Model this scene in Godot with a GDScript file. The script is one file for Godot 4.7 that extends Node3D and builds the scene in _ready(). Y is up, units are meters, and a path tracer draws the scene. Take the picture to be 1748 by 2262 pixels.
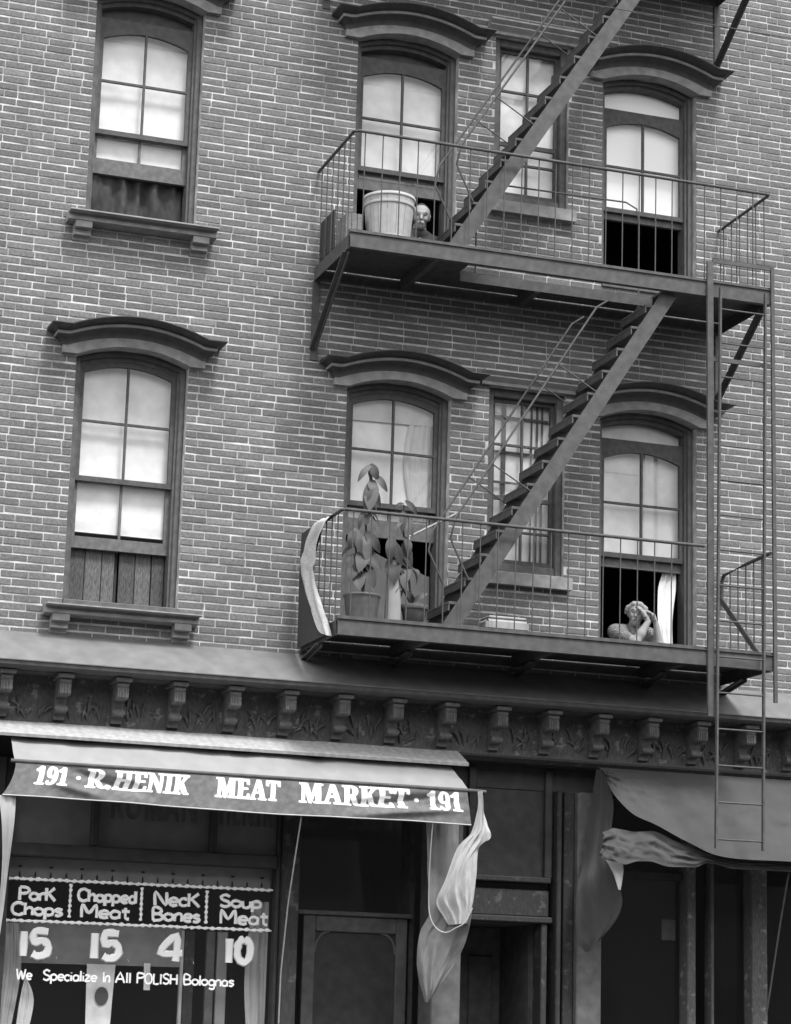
extends Node3D
# ---------------------------------------------------------------- globals
var M := {}
var used := {}
var rng := RandomNumberGenerator.new()
var nz := FastNoiseLite.new()

func _ready():
	rng.seed = 7
	nz.seed = 3; nz.frequency = 1.0
	setup_camera_and_light()
	make_materials()
	var b := thing("brick_building", "weathered brick tenement front with arched stone window hoods over a dark shopfront", "building", "")
	build_shell(b)
	build_brickwork(b)
	build_windows(b)
	build_cornice(b)
	build_shopfront(b)
	build_ground()
	build_opposite_row()
	build_fire_escape()
	build_market_awning()
	build_second_awning()
	build_window_dressing()
	build_platform_things()
	build_people()

# ---------------------------------------------------------------- camera, sky, sun, exposure
func setup_camera_and_light():
	var c := Camera3D.new()
	c.name = "camera"
	add_child(c)
	c.position = Vector3(-3.3853, 1.6008, 17.6705)
	c.rotation = Vector3(0.2192, -0.33, 0.0276)
	c.fov = 24.383
	c.near = 0.1
	c.far = 2000.0
	c.current = true
	var e := Environment.new()
	e.background_mode = Environment.BG_SKY
	var s := Sky.new()
	var ps := ProceduralSkyMaterial.new()
	ps.sky_top_color = Color(1.0, 1.0, 1.0)
	ps.sky_horizon_color = Color(0.62, 0.62, 0.62)
	ps.sky_curve = 0.25
	ps.ground_bottom_color = Color(0.22, 0.22, 0.22)
	ps.ground_horizon_color = Color(0.5, 0.5, 0.5)
	ps.sun_angle_max = 0.0
	s.sky_material = ps
	e.sky = s
	e.tonemap_mode = Environment.TONE_MAPPER_LINEAR
	e.tonemap_exposure = 3.05
	e.sdfgi_enabled = true
	e.ssao_enabled = true
	e.ssil_enabled = true
	var we := WorldEnvironment.new()
	we.name = "sky"
	we.environment = e
	add_child(we)
	var l := DirectionalLight3D.new()
	l.name = "sun"
	l.light_energy = 0.5
	l.light_angular_distance = 14.0
	l.light_color = Color(1, 1, 1)
	l.shadow_enabled = true
	add_child(l)
	l.look_at_from_position(Vector3(1.2, 9.0, 5.2), Vector3.ZERO, Vector3.UP)

# ---------------------------------------------------------------- materials
func gray(v: float) -> Color:
	return Color(v, v, v).linear_to_srgb()

func noise_image(size: int, freq: float, lo: float, hi: float, oct: int, sd: int, pw := 1.0) -> Image:
	var n := FastNoiseLite.new()
	n.seed = sd
	n.noise_type = FastNoiseLite.TYPE_SIMPLEX_SMOOTH
	n.frequency = freq
	n.fractal_octaves = oct
	var im: Image = n.get_seamless_image(size, size)
	im.convert(Image.FORMAT_RGB8)
	for y in size:
		for x in size:
			var v := pow(im.get_pixel(x, y).r, pw)
			var g := lerpf(lo, hi, v)
			im.set_pixel(x, y, Color(g, g, g))
	im.generate_mipmaps()
	return im

func mat(key: String, v: float, rough := 0.85, tex: Texture2D = null, scale := 1.0, vcol := false) -> StandardMaterial3D:
	var m := StandardMaterial3D.new()
	m.albedo_color = gray(v)
	m.roughness = rough
	m.metallic_specular = 0.35
	m.cull_mode = BaseMaterial3D.CULL_DISABLED
	if tex:
		m.albedo_texture = tex
		m.uv1_triplanar = true
		m.uv1_world_triplanar = true
		m.uv1_scale = Vector3(scale, scale, scale)
	m.vertex_color_use_as_albedo = vcol
	M[key] = m
	return m

func make_materials():
	var grime := ImageTexture.create_from_image(noise_image(512, 0.012, 0.78, 1.0, 5, 11))
	var fine := ImageTexture.create_from_image(noise_image(512, 0.03, 0.76, 1.0, 4, 23))
	var cloth := ImageTexture.create_from_image(noise_image(256, 0.02, 0.9, 1.0, 4, 41))
	var dressprint := ImageTexture.create_from_image(noise_image(256, 0.06, 0.25, 1.0, 2, 91))
	var blotch := ImageTexture.create_from_image(noise_image(512, 0.02, 0.62, 1.0, 6, 61))
	# flaking paint: islands of pale old paint on a dark ground
	var n := noise_image(512, 0.012, 0.0, 1.0, 5, 77)
	var n2 := noise_image(512, 0.03, 0.0, 1.0, 4, 78)
	var fl := Image.create(512, 512, false, Image.FORMAT_RGB8)
	for y in 512:
		for x in 512:
			var a := n.get_pixel(x, y).r * 0.72 + n2.get_pixel(x, (y * 2) % 512).r * 0.28
			var g := 0.60 + 0.20 * n2.get_pixel((x * 3) % 512, y).r
			if a > 0.63:
				g = lerpf(g, 1.0, clampf((a - 0.63) * 9.0, 0.0, 1.0))
			fl.set_pixel(x, y, Color(g, g, g))
	fl.generate_mipmaps()
	var flake := ImageTexture.create_from_image(fl)
	# wood: vertical streaks
	var wd := Image.create(256, 256, false, Image.FORMAT_RGB8)
	for y in 256:
		for x in 256:
			var a2 := n.get_pixel((x * 10) % 512, (y * 2) % 512).r
			var g2 := 0.55 + 0.45 * a2
			wd.set_pixel(x, y, Color(g2, g2, g2))
	wd.generate_mipmaps()
	var wood := ImageTexture.create_from_image(wd)
	# soot and rain streaks running down the woodwork
	var sk := Image.create(512, 512, false, Image.FORMAT_RGB8)
	for y in 512:
		for x in 512:
			var v3 := 0.6 * n2.get_pixel((x * 5) % 512, y).r + 0.4 * n.get_pixel(x, y).r
			var g3 := 0.55 + 0.5 * v3
			sk.set_pixel(x, y, Color(g3, g3, g3))
	sk.generate_mipmaps()
	var streak := ImageTexture.create_from_image(sk)
	mat("brick", 1.0, 0.92, fine, 2.2, true)
	mat("mortar", 0.72, 0.95, blotch, 0.45)
	mat("trim", 0.10, 0.75, grime, 1.4)
	mat("stone", 0.34, 0.9, grime, 1.2)
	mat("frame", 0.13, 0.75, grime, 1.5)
	mat("sash", 0.10, 0.7, grime, 2.0)
	mat("sash_gray", 0.16, 0.75, grime, 2.0)
	mat("shade", 0.76, 0.95, cloth, 0.9)
	mat("shade_bright", 0.93, 0.9)
	mat("shade_dull", 0.52, 0.95, cloth, 0.9)
	mat("interior", 0.18, 0.95)
	mat("roof", 0.19, 0.6, grime, 0.7)
	mat("flaking", 0.22, 0.85, flake, 0.9)
	mat("door_wood", 0.12, 0.7, grime, 1.1)
	mat("tail", 0.2, 0.95, cloth, 1.0)
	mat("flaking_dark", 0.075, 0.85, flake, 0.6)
	mat("cornice_dark", 0.12, 0.8, grime, 1.3)
	mat("modillion", 0.2, 0.8, streak, 1.6)
	mat("ledge", 0.42, 0.85, fine, 1.0)
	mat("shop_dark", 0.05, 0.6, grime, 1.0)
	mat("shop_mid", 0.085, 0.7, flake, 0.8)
	mat("pilaster", 0.15, 0.8, grime, 1.1)
	mat("iron", 0.095, 0.65, grime, 1.4)
	mat("canvas", 0.27, 0.95, cloth, 0.8)
	mat("canvas_dark", 0.068, 0.95, cloth, 0.7)
	mat("drape", 0.5, 0.95, cloth, 1.0)
	mat("drape_gray", 0.32, 0.95, cloth, 1.0)
	mat("white_cloth", 0.75, 0.95, cloth, 1.3)
	mat("towel", 0.6, 0.97, fine, 3.0)
	mat("bedding", 0.12, 0.97, cloth, 1.2)
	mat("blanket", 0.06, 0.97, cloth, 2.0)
	mat("cloth_gray", 0.26, 0.95, cloth, 1.2)
	mat("paint_white", 0.86, 0.7)
	mat("paint_black", 0.012, 0.5)
	mat("paper", 0.85, 0.9, cloth, 1.2)
	mat("paper_dark", 0.09, 0.9)
	mat("tub", 0.40, 0.85, cloth, 2.5)
	mat("tub_rim", 0.52, 0.85)
	mat("crate", 0.26, 0.85, streak, 2.0)
	mat("plank", 0.13, 0.85, wood, 2.2)
	mat("plank_pale", 0.2, 0.85, wood, 2.2)
	mat("leaf", 0.045, 0.65)
	mat("leaf_pale", 0.085, 0.65)
	mat("bucket", 0.12, 0.55, grime, 2.0)
	mat("pot", 0.12, 0.8, grime, 2.0)
	mat("skin", 0.3, 0.6)
	mat("hair", 0.42, 0.8, fine, 14.0)
	mat("hair_dark", 0.04, 0.8)
	mat("dress", 0.5, 0.95, dressprint, 5.0)
	mat("shirt_dark", 0.05, 0.9)
	mat("eye", 0.02, 0.4)
	mat("asphalt", 0.045, 0.95, fine, 0.6)
	mat("pavement", 0.11, 0.9, grime, 0.5)
	mat("opposite", 0.08, 0.9)
	mat("kerb", 0.2, 0.9, grime, 0.8)
	mat("transom", 0.17, 0.25, cloth, 1.0)
	var g := StandardMaterial3D.new()
	g.albedo_color = Color(0.5, 0.5, 0.5, 0.03)
	g.transparency = BaseMaterial3D.TRANSPARENCY_ALPHA
	g.roughness = 0.02
	g.metallic_specular = 0.5
	M["glass"] = g
	M.leaf.backlight_enabled = true
	M.leaf.backlight = Color(0.06, 0.06, 0.06)

# ---------------------------------------------------------------- scene helpers
func numbered(n: String) -> String:
	var k: int = used.get(n, 0)
	used[n] = k + 1
	return n if k == 0 else "%s_%03d" % [n, k]

func thing(n: String, label: String, cat: String, group := "", at := Vector3.ZERO) -> Node3D:
	var o := Node3D.new()
	o.name = numbered(n)
	add_child(o)
	o.position = at
	o.set_meta("label", label)
	o.set_meta("category", cat)
	if group != "":
		o.set_meta("group", group)
	return o

func sub(parent: Node, n: String, label := "") -> Node3D:
	var o := Node3D.new()
	o.name = n
	parent.add_child(o, true)
	if label != "":
		o.set_meta("label", label)
	return o

func part(parent: Node, n: String, st: SurfaceTool, m, label := "") -> MeshInstance3D:
	var o := MeshInstance3D.new()
	o.name = n
	o.mesh = st.commit()
	o.material_override = M[m] if m is String else m
	parent.add_child(o, true)
	if label != "":
		o.set_meta("label", label)
	return o

func begin() -> SurfaceTool:
	var st := SurfaceTool.new()
	st.begin(Mesh.PRIMITIVE_TRIANGLES)
	return st

func tri(st: SurfaceTool, a: Vector3, b: Vector3, c: Vector3):
	var n := (c - a).cross(b - a).normalized()
	for v in [a, b, c]:
		st.set_normal(n)
		st.set_uv(Vector2(v.x, -v.y))
		st.add_vertex(v)

func quad(st: SurfaceTool, a: Vector3, b: Vector3, c: Vector3, d: Vector3):
	tri(st, a, b, c)
	tri(st, a, c, d)

func box(st: SurfaceTool, lo: Vector3, hi: Vector3):
	obox(st, (lo + hi) * 0.5, (hi - lo).abs(), Basis())

func obox(st: SurfaceTool, c: Vector3, s: Vector3, b: Basis):
	var x := b.x * s.x * 0.5
	var y := b.y * s.y * 0.5
	var z := b.z * s.z * 0.5
	for ax in [[x, y, z], [y, z, x], [z, x, y]]:
		var n: Vector3 = ax[2]
		var u: Vector3 = ax[0]
		var v: Vector3 = ax[1]
		quad(st, c + n - u - v, c + n - u + v, c + n + u + v, c + n + u - v)
		quad(st, c - n - u - v, c - n + u - v, c - n + u + v, c - n - u + v)

func bar(st: SurfaceTool, a: Vector3, b: Vector3, w: float, h: float, side := Vector3(0, 0, 1)):
	# flat bar from a to b; h measured along side, w across
	var d := (b - a).normalized()
	var u := side.cross(d).normalized()
	var s := d.cross(u).normalized()
	obox(st, (a + b) * 0.5, Vector3(w, (b - a).length(), h), Basis(u, d, s))

# chamfered box
func cbox(st: SurfaceTool, lo: Vector3, hi: Vector3, ch: float):
	var c := (lo + hi) * 0.5
	var h := (hi - lo).abs() * 0.5
	var ax := [Vector3(1, 0, 0), Vector3(0, 1, 0), Vector3(0, 0, 1)]
	for i in 3:
		var j := (i + 1) % 3
		var k := (i + 2) % 3
		for s in [-1.0, 1.0]:
			var n: Vector3 = ax[i] * h[i] * s
			var u: Vector3 = ax[j] * (h[j] - ch)
			var v: Vector3 = ax[k] * (h[k] - ch)
			fquad(st, c + n - u - v, c + n - u + v, c + n + u + v, c + n + u - v, ax[i] * s)
		for s in [-1.0, 1.0]:
			for t in [-1.0, 1.0]:
				var p: Vector3 = ax[i] * (h[i] - ch)
				var a1: Vector3 = ax[j] * h[j] * s + ax[k] * (h[k] - ch) * t
				var a2: Vector3 = ax[j] * (h[j] - ch) * s + ax[k] * h[k] * t
				fquad(st, c + a1 - p, c + a1 + p, c + a2 + p, c + a2 - p, ax[j] * s + ax[k] * t)

func fquad(st: SurfaceTool, a: Vector3, b: Vector3, c: Vector3, d: Vector3, n: Vector3):
	if (c - a).cross(b - a).dot(n) > 0.0:
		quad(st, a, b, c, d)
	else:
		quad(st, a, d, c, b)

# smooth sheet from rows of points
func sheet(st: SurfaceTool, rows: Array, uv := false):
	var R := rows.size()
	var C: int = rows[0].size()
	var idx0 := 0
	for r in R:
		for c in C:
			var p: Vector3 = rows[r][c]
			var du: Vector3 = rows[r][mini(c + 1, C - 1)] - rows[r][maxi(c - 1, 0)]
			var dv: Vector3 = rows[mini(r + 1, R - 1)][c] - rows[maxi(r - 1, 0)][c]
			var n := dv.cross(du).normalized()
			if n.length() < 0.5:
				n = Vector3(0, 0, 1)
			st.set_normal(n)
			st.set_uv(Vector2(float(c) / (C - 1), float(r) / (R - 1)))
			st.add_vertex(p)
	for r in R - 1:
		for c in C - 1:
			var i := idx0 + r * C + c
			for k in [i, i + 1, i + C + 1, i, i + C + 1, i + C]:
				st.add_index(k)

func cat(p: Array, t: float) -> Vector3:
	# Catmull-Rom through p, t in 0..1
	var n := p.size() - 1
	var f := clampf(t, 0.0, 1.0) * n
	var i := mini(int(f), n - 1)
	var u := f - i
	var a: Vector3 = p[maxi(i - 1, 0)]
	var b: Vector3 = p[i]
	var c: Vector3 = p[i + 1]
	var d: Vector3 = p[mini(i + 2, n)]
	return b.cubic_interpolate(c, a, d, u)

# cloth between a left and a right edge curve, with folds running down it
func cloth(st: SurfaceTool, left: Array, right: Array, nr: int, nc: int, amp: float, waves: float, seed := 0.0, mid := 0.0, tv := 1.0):
	var rows := []
	for r in nr + 1:
		var t := float(r) / nr
		var a := cat(left, t)
		var b := cat(right, t)
		var row := []
		for c in nc + 1:
			var s := float(c) / nc
			var p := a.lerp(b, s)
			var w := sin((s * waves + seed) * TAU + 1.3 * sin(t * 3.0 * tv + seed) + 4.0 * nz.get_noise_3d(s * 1.3, t * 1.1 * tv, seed * 5.0)) * amp * (0.45 + 0.6 * nz.get_noise_3d(s * 2.0 + 9.0, t * 1.5 * tv, seed))
			w += nz.get_noise_3d(s * 3.0, t * 2.0 * tv, seed * 9.0) * amp * 1.5 + nz.get_noise_3d(s * 9.0 + t * 4.0 * tv, t * 3.0 * tv, seed * 3.0) * amp * 0.5
			w += mid * sin(s * PI)
			row.append(p + Vector3(0, 0, w))
		rows.append(row)
	sheet(st, rows)

func tube(st: SurfaceTool, pts: Array, r, n := 6, flat := 1.0, cap := true):
	var rings := []
	var nrms := []
	for i in pts.size():
		var d: Vector3 = (pts[mini(i + 1, pts.size() - 1)] - pts[maxi(i - 1, 0)]).normalized()
		var u := d.cross(Vector3(0, 0, 1))
		if u.length() < 0.1:
			u = d.cross(Vector3(0, 1, 0))
		u = u.normalized()
		var v := d.cross(u).normalized()
		var rad: float = r[i] if r is Array else r
		var ring := []
		var nr := []
		for k in n:
			var a := TAU * k / n
			ring.append(pts[i] + u * cos(a) * rad + v * sin(a) * rad * flat)
			nr.append((u * cos(a) * flat + v * sin(a)).normalized())
		rings.append(ring)
		nrms.append(nr)
	for i in rings.size() - 1:
		for k in n:
			var k2 := (k + 1) % n
			var ps := [rings[i][k], rings[i + 1][k], rings[i + 1][k2], rings[i][k2]]
			var ns := [nrms[i][k], nrms[i + 1][k], nrms[i + 1][k2], nrms[i][k2]]
			for q in [0, 1, 2, 0, 2, 3]:
				st.set_normal(ns[q])
				st.set_uv(Vector2.ZERO)
				st.add_vertex(ps[q])
	if cap:
		for e in [0, rings.size() - 1]:
			for k in range(1, n - 1):
				if e == 0:
					tri(st, rings[e][0], rings[e][k], rings[e][k + 1])
				else:
					tri(st, rings[e][0], rings[e][k + 1], rings[e][k])

func lathe(st: SurfaceTool, c: Vector3, prof: Array, n := 24):
	var rows := []
	for p in prof:
		var row := []
		for k in n + 1:
			var a := TAU * k / n
			row.append(c + Vector3(cos(a) * p[0], p[1], -sin(a) * p[0]))
		rows.append(row)
	sheet(st, rows)

# closed profile in the z-y plane, extruded along x
func prism_x(st: SurfaceTool, poly: Array, xa: float, xb: float):
	var n := poly.size()
	var pv := PackedVector2Array()
	for p in poly:
		pv.append(Vector2(p[0], p[1]))
	for i in n:
		var p = poly[i]
		var q = poly[(i + 1) % n]
		quad(st, Vector3(xa, p[1], p[0]), Vector3(xb, p[1], p[0]), Vector3(xb, q[1], q[0]), Vector3(xa, q[1], q[0]))
	var t := Geometry2D.triangulate_polygon(pv)
	for i in range(0, t.size(), 3):
		for x in [xa, xb]:
			var a := pv[t[i]]
			var b := pv[t[i + 1]]
			var c := pv[t[i + 2]]
			var A := Vector3(x, a.y, a.x)
			var B := Vector3(x, b.y, b.x)
			var Cc := Vector3(x, c.y, c.x)
			var nn := (Cc - A).cross(B - A)
			if (nn.x > 0.0) == (x == xb):
				tri(st, A, B, Cc)
			else:
				tri(st, A, Cc, B)

# solid between two curves over x, between two depths
func arch_fill(st: SurfaceTool, xa: float, xb: float, lo: Callable, hi: Callable, za: float, zb: float, n := 16):
	for i in n:
		var x0 := lerpf(xa, xb, float(i) / n)
		var x1 := lerpf(xa, xb, float(i + 1) / n)
		var l0: float = lo.call(x0)
		var l1: float = lo.call(x1)
		var h0: float = hi.call(x0)
		var h1: float = hi.call(x1)
		quad(st, Vector3(x0, l0, zb), Vector3(x0, h0, zb), Vector3(x1, h1, zb), Vector3(x1, l1, zb))
		quad(st, Vector3(x0, l0, za), Vector3(x1, l1, za), Vector3(x1, h1, za), Vector3(x0, h0, za))
		quad(st, Vector3(x0, l0, za), Vector3(x0, l0, zb), Vector3(x1, l1, zb), Vector3(x1, l1, za))
		quad(st, Vector3(x0, h0, za), Vector3(x1, h1, za), Vector3(x1, h1, zb), Vector3(x0, h0, zb))
	for x in [xa, xb]:
		var l: float = lo.call(x)
		var h: float = hi.call(x)
		fquad(st, Vector3(x, l, za), Vector3(x, h, za), Vector3(x, h, zb), Vector3(x, l, zb), Vector3(-1 if x == xa else 1, 0, 0))

# ---------------------------------------------------------------- the building shell
const WX0 := -2.4
const WX1 := 8.0
const WY0 := 4.45
const WY1 := 12.6
const COURSE := 0.062
const BRICK := 0.212
# x0, x1, bottom, spring, rise
const OPENINGS := [[0.0, 0.903, 4.79, 6.755, 0.10], [0.0, 0.903, 7.925, 9.777, 0.10],
	[2.224, 3.127, 4.79, 6.755, 0.10], [2.224, 3.127, 7.925, 9.777, 0.10],
	[3.46, 4.145, 5.36, 6.915, 0.0], [3.46, 4.145, 8.545, 10.03, 0.0],
	[4.462, 5.36, 4.79, 6.755, 0.10], [4.462, 5.36, 7.925, 9.777, 0.10]]

func cuts(y0: float, y1: float) -> Array:
	var out := []
	for o in OPENINGS:
		if y1 > o[2] + 0.001 and y0 < o[3] + o[4] - 0.001:
			out.append([o[0], o[1]])
	out.sort_custom(func(a, b): return a[0] < b[0])
	return out

func build_shell(b: Node3D):
	var ys := [WY0, WY1]
	for o in OPENINGS:
		for v in [o[2], o[3] + o[4]]:
			if not ys.has(v):
				ys.append(v)
	ys.sort()
	var st := begin()
	for i in ys.size() - 1:
		var x := WX0
		for c in cuts(ys[i], ys[i + 1]):
			box(st, Vector3(x, ys[i], -0.3), Vector3(c[0], ys[i + 1], -0.0025))
			x = c[1]
		box(st, Vector3(x, ys[i], -0.3), Vector3(WX1, ys[i + 1], -0.0025))
	part(b, "wall", st, "mortar")
	# rest of the house: side walls, back wall, floors and roof
	st = begin()
	box(st, Vector3(WX0, 0.0, -4.2), Vector3(WX0 + 0.25, WY1, -0.302))
	box(st, Vector3(WX1 - 0.25, 0.0, -4.2), Vector3(WX1, WY1, -0.302))
	box(st, Vector3(WX0 + 0.252, 0.0, -4.2), Vector3(WX1 - 0.252, WY1, -3.95))
	part(b, "rear_wall", st, "interior")
	for y in [0.02, 4.25, 7.45, 10.5, 12.4]:
		st = begin()
		box(st, Vector3(WX0 + 0.254, y, -3.948), Vector3(WX1 - 0.254, y + 0.19, -0.304))
		part(b, "storey_floor" if y < 12.0 else "roof_deck", st, "interior")
	for x in [1.45, 3.29, 4.28]:
		st = begin()
		box(st, Vector3(x, 4.442, -3.946), Vector3(x + 0.06, 12.398, -0.306))
		part(b, "partition", st, "interior")

func brick_tone() -> float:
	var v := 0.182 + rng.randf_range(-0.022, 0.022)
	if rng.randf() < 0.10:
		v *= 0.86
	if rng.randf() < 0.05:
		v *= 1.2
	return v

func brick_mesh(st: SurfaceTool, lo: Vector3, hi: Vector3, v: float, r: RandomNumberGenerator):
	st.set_color(Color(v, v, v))
	var j := func() -> float: return r.randf_range(-0.0013, 0.0013)
	var zf := hi.z
	var a := Vector3(lo.x + j.call(), lo.y + j.call(), zf + j.call())
	var b := Vector3(lo.x + j.call(), hi.y + j.call(), zf + j.call())
	var c := Vector3(hi.x + j.call(), hi.y + j.call(), zf + j.call())
	var d := Vector3(hi.x + j.call(), lo.y + j.call(), zf + j.call())
	var a2 := Vector3(lo.x, lo.y, lo.z)
	var b2 := Vector3(lo.x, hi.y, lo.z)
	var c2 := Vector3(hi.x, hi.y, lo.z)
	var d2 := Vector3(hi.x, lo.y, lo.z)
	quad(st, a, b, c, d)
	quad(st, a2, b2, b, a)
	quad(st, d, c, c2, d2)
	quad(st, b, b2, c2, c)
	quad(st, a2, a, d, d2)

func build_brickwork(b: Node3D):
	var wall: Node3D = b.get_node("wall")
	# a few shared single bricks
	var variants := []
	var vr := RandomNumberGenerator.new()
	vr.seed = 99
	for i in 14:
		var st0 := begin()
		brick_mesh(st0, Vector3(-0.101, -0.0220, -0.02), Vector3(0.101, 0.0220, 0.0), brick_tone(), vr)
		variants.append(st0.commit())
	var st := begin()
	var singles := 0
	var row := 0
	var y := WY0 + 0.012
	while y + 0.047 < WY1:
		var x := WX0 + 0.004 - (0.5 * BRICK if row % 2 == 1 else 0.0) + rng.randf_range(-0.012, 0.012)
		var header := false
		var cs := cuts(y - 0.006, y + 0.053)
		var wob := rng.randf_range(-0.0018, 0.0018)
		while x < WX1 - 0.01:
			var L := BRICK
			if rng.randf() < 0.025:
				L = BRICK * 0.5
			L += rng.randf_range(-0.004, 0.004)
			var segs := [[maxf(x, WX0 + 0.004), minf(x + L - 0.0095, WX1 - 0.004)]]
			for c in cs:
				var nsegs := []
				for s in segs:
					if s[1] <= c[0] - 0.001 or s[0] >= c[1] + 0.001:
						nsegs.append(s)
					else:
						if s[0] < c[0] - 0.02:
							nsegs.append([s[0], c[0] - 0.001])
						if s[1] > c[1] + 0.02:
							nsegs.append([c[1] + 0.001, s[1]])
				segs = nsegs
			for s in segs:
				if s[1] - s[0] < 0.02:
					continue
				var zz := rng.randf_range(0.0012, 0.0042)
				var full: bool = absf(s[1] - s[0] - 0.2025) < 0.006
				var near: bool = s[0] > -0.42 and s[0] < 2.0 and y > 4.55 and y < 7.6
				if full and near and singles < 300:
					singles += 1
					var o := MeshInstance3D.new()
					o.name = "brick"
					o.mesh = variants[rng.randi() % variants.size()]
					o.material_override = M.brick
					o.position = Vector3((s[0] + s[1]) * 0.5, y + 0.0220 + wob, zz)
					wall.add_child(o, true)
				else:
					brick_mesh(st, Vector3(s[0], y + wob + rng.randf_range(-0.001, 0.001), -0.02), Vector3(s[1], y + 0.0440 + wob + rng.randf_range(-0.001, 0.001), zz), brick_tone(), rng)
			x += L
		y += COURSE
		row += 1
	var o2 := part(wall, "brickwork", st, "brick")
	o2.set_meta("kind", "stuff")

# ---------------------------------------------------------------- windows
func pane(parent: Node3D, x0: float, x1: float, y0: float, y1: float, z: float):
	var st := begin()
	quad(st, Vector3(x0 - 0.006, y0 - 0.006, z), Vector3(x0 - 0.006, y1 + 0.006, z), Vector3(x1 + 0.006, y1 + 0.006, z), Vector3(x1 + 0.006, y0 - 0.006, z))
	part(parent, "pane", st, "glass")

func hood(w: Node3D, xc: float, ys: float):
	# swept moulding with mitred returns; profile: depth, drop
	var top := ys + 0.182
	var prof := [[0.26, 0.0], [0.26, 0.008], [0.25, 0.013], [0.20, 0.018], [0.155, 0.030], [0.148, 0.040], [0.160, 0.041], [0.162, 0.046], [0.160, 0.062], [0.150, 0.064], [0.105, 0.070], [0.068, 0.088], [0.056, 0.106], [0.050, 0.125]]
	var path := func(x: float) -> float: return 0.112 * maxf(0.0, 1.0 - pow(x / 0.54, 2.0))
	var st := begin()
	var sf := begin()
	var N := 36
	for i in N:
		var s0 := -1.0 + 2.0 * i / N
		var s1 := -1.0 + 2.0 * (i + 1) / N
		for k in prof.size() - 1:
			var p = prof[k]
			var q = prof[k + 1]
			var ep: float = 0.5464 + 0.5714 * p[0]
			var eq: float = 0.5464 + 0.5714 * q[0]
			var a := Vector3(xc + s0 * ep, top - p[1] + path.call(s0 * ep), p[0])
			var b := Vector3(xc + s1 * ep, top - p[1] + path.call(s1 * ep), p[0])
			var c := Vector3(xc + s1 * eq, top - q[1] + path.call(s1 * eq), q[0])
			var d := Vector3(xc + s0 * eq, top - q[1] + path.call(s0 * eq), q[0])
			quad(sf if k >= 5 and k <= 8 else st, a, b, c, d)
		var e := 0.695
		quad(st, Vector3(xc + s0 * e, top + path.call(s0 * e) + 0.012, 0.0), Vector3(xc + s1 * e, top + path.call(s1 * e) + 0.012, 0.0), Vector3(xc + s1 * e, top + path.call(s1 * e), 0.26), Vector3(xc + s0 * e, top + path.call(s0 * e), 0.26))
	for sd in [-1.0, 1.0]:
		for k in prof.size() - 1:
			var p = prof[k]
			var q = prof[k + 1]
			var A := Vector3(xc + sd * (0.5464 + 0.5714 * p[0]), top - p[1], p[0])
			var B := Vector3(xc + sd * (0.5464 + 0.5714 * q[0]), top - q[1], q[0])
			fquad(sf if k >= 5 and k <= 8 else st, A, B, Vector3(B.x, B.y, -0.004), Vector3(A.x, A.y, -0.004), Vector3(sd, -0.5, 0))
	part(w, "hood", st, "trim", "dark hood moulding")  # moulding bands coloured darker than the fillet and lintel
	part(w, "hood_fillet", sf, "stone")
	# lintel face under the moulding
	st = begin()
	var lo := func(x: float) -> float: return ys + 0.10 * maxf(0.0, 1.0 - pow((x - xc) / 0.4515, 2.0))
	var hi := func(x: float) -> float: return top - 0.10 + path.call(x - xc)
	arch_fill(st, xc - 0.572, xc + 0.572, lo, hi, -0.075, 0.05, 48)
	part(w, "lintel", st, "stone")

func sill(w: Node3D, xc: float, y: float):
	var st := begin()
	var prof := [[-0.2, 0.0], [0.15, -0.012], [0.15, -0.03], [0.125, -0.065], [0.118, -0.07], [0.118, -0.098], [0.0, -0.1], [-0.2, -0.1]]
	var pr := []
	for p in prof:
		pr.append([p[0], y + p[1]])
	prism_x(st, [[-0.004, y - 0.002], [0.2, y - 0.016], [0.2, y - 0.026], [0.118, y - 0.028], [0.114, y - 0.05], [0.126, y - 0.053], [0.126, y - 0.08], [0.04, y - 0.083], [-0.004, y - 0.09]], xc - 0.6, xc + 0.6)
	part(w, "sill", st, "stone")
	for s in [-1.0, 1.0]:
		st = begin()
		var c: float = xc + s * 0.475
		prism_x(st, [[-0.004, y - 0.084], [0.12, y - 0.084], [0.12, y - 0.135], [0.062, y - 0.137], [0.058, y - 0.165], [0.07, y - 0.168], [0.07, y - 0.185], [0.02, y - 0.188], [0.012, y - 0.215], [-0.004, y - 0.225]], c - 0.066, c + 0.066)
		part(w, "sill_bracket", st, "stone")

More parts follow.
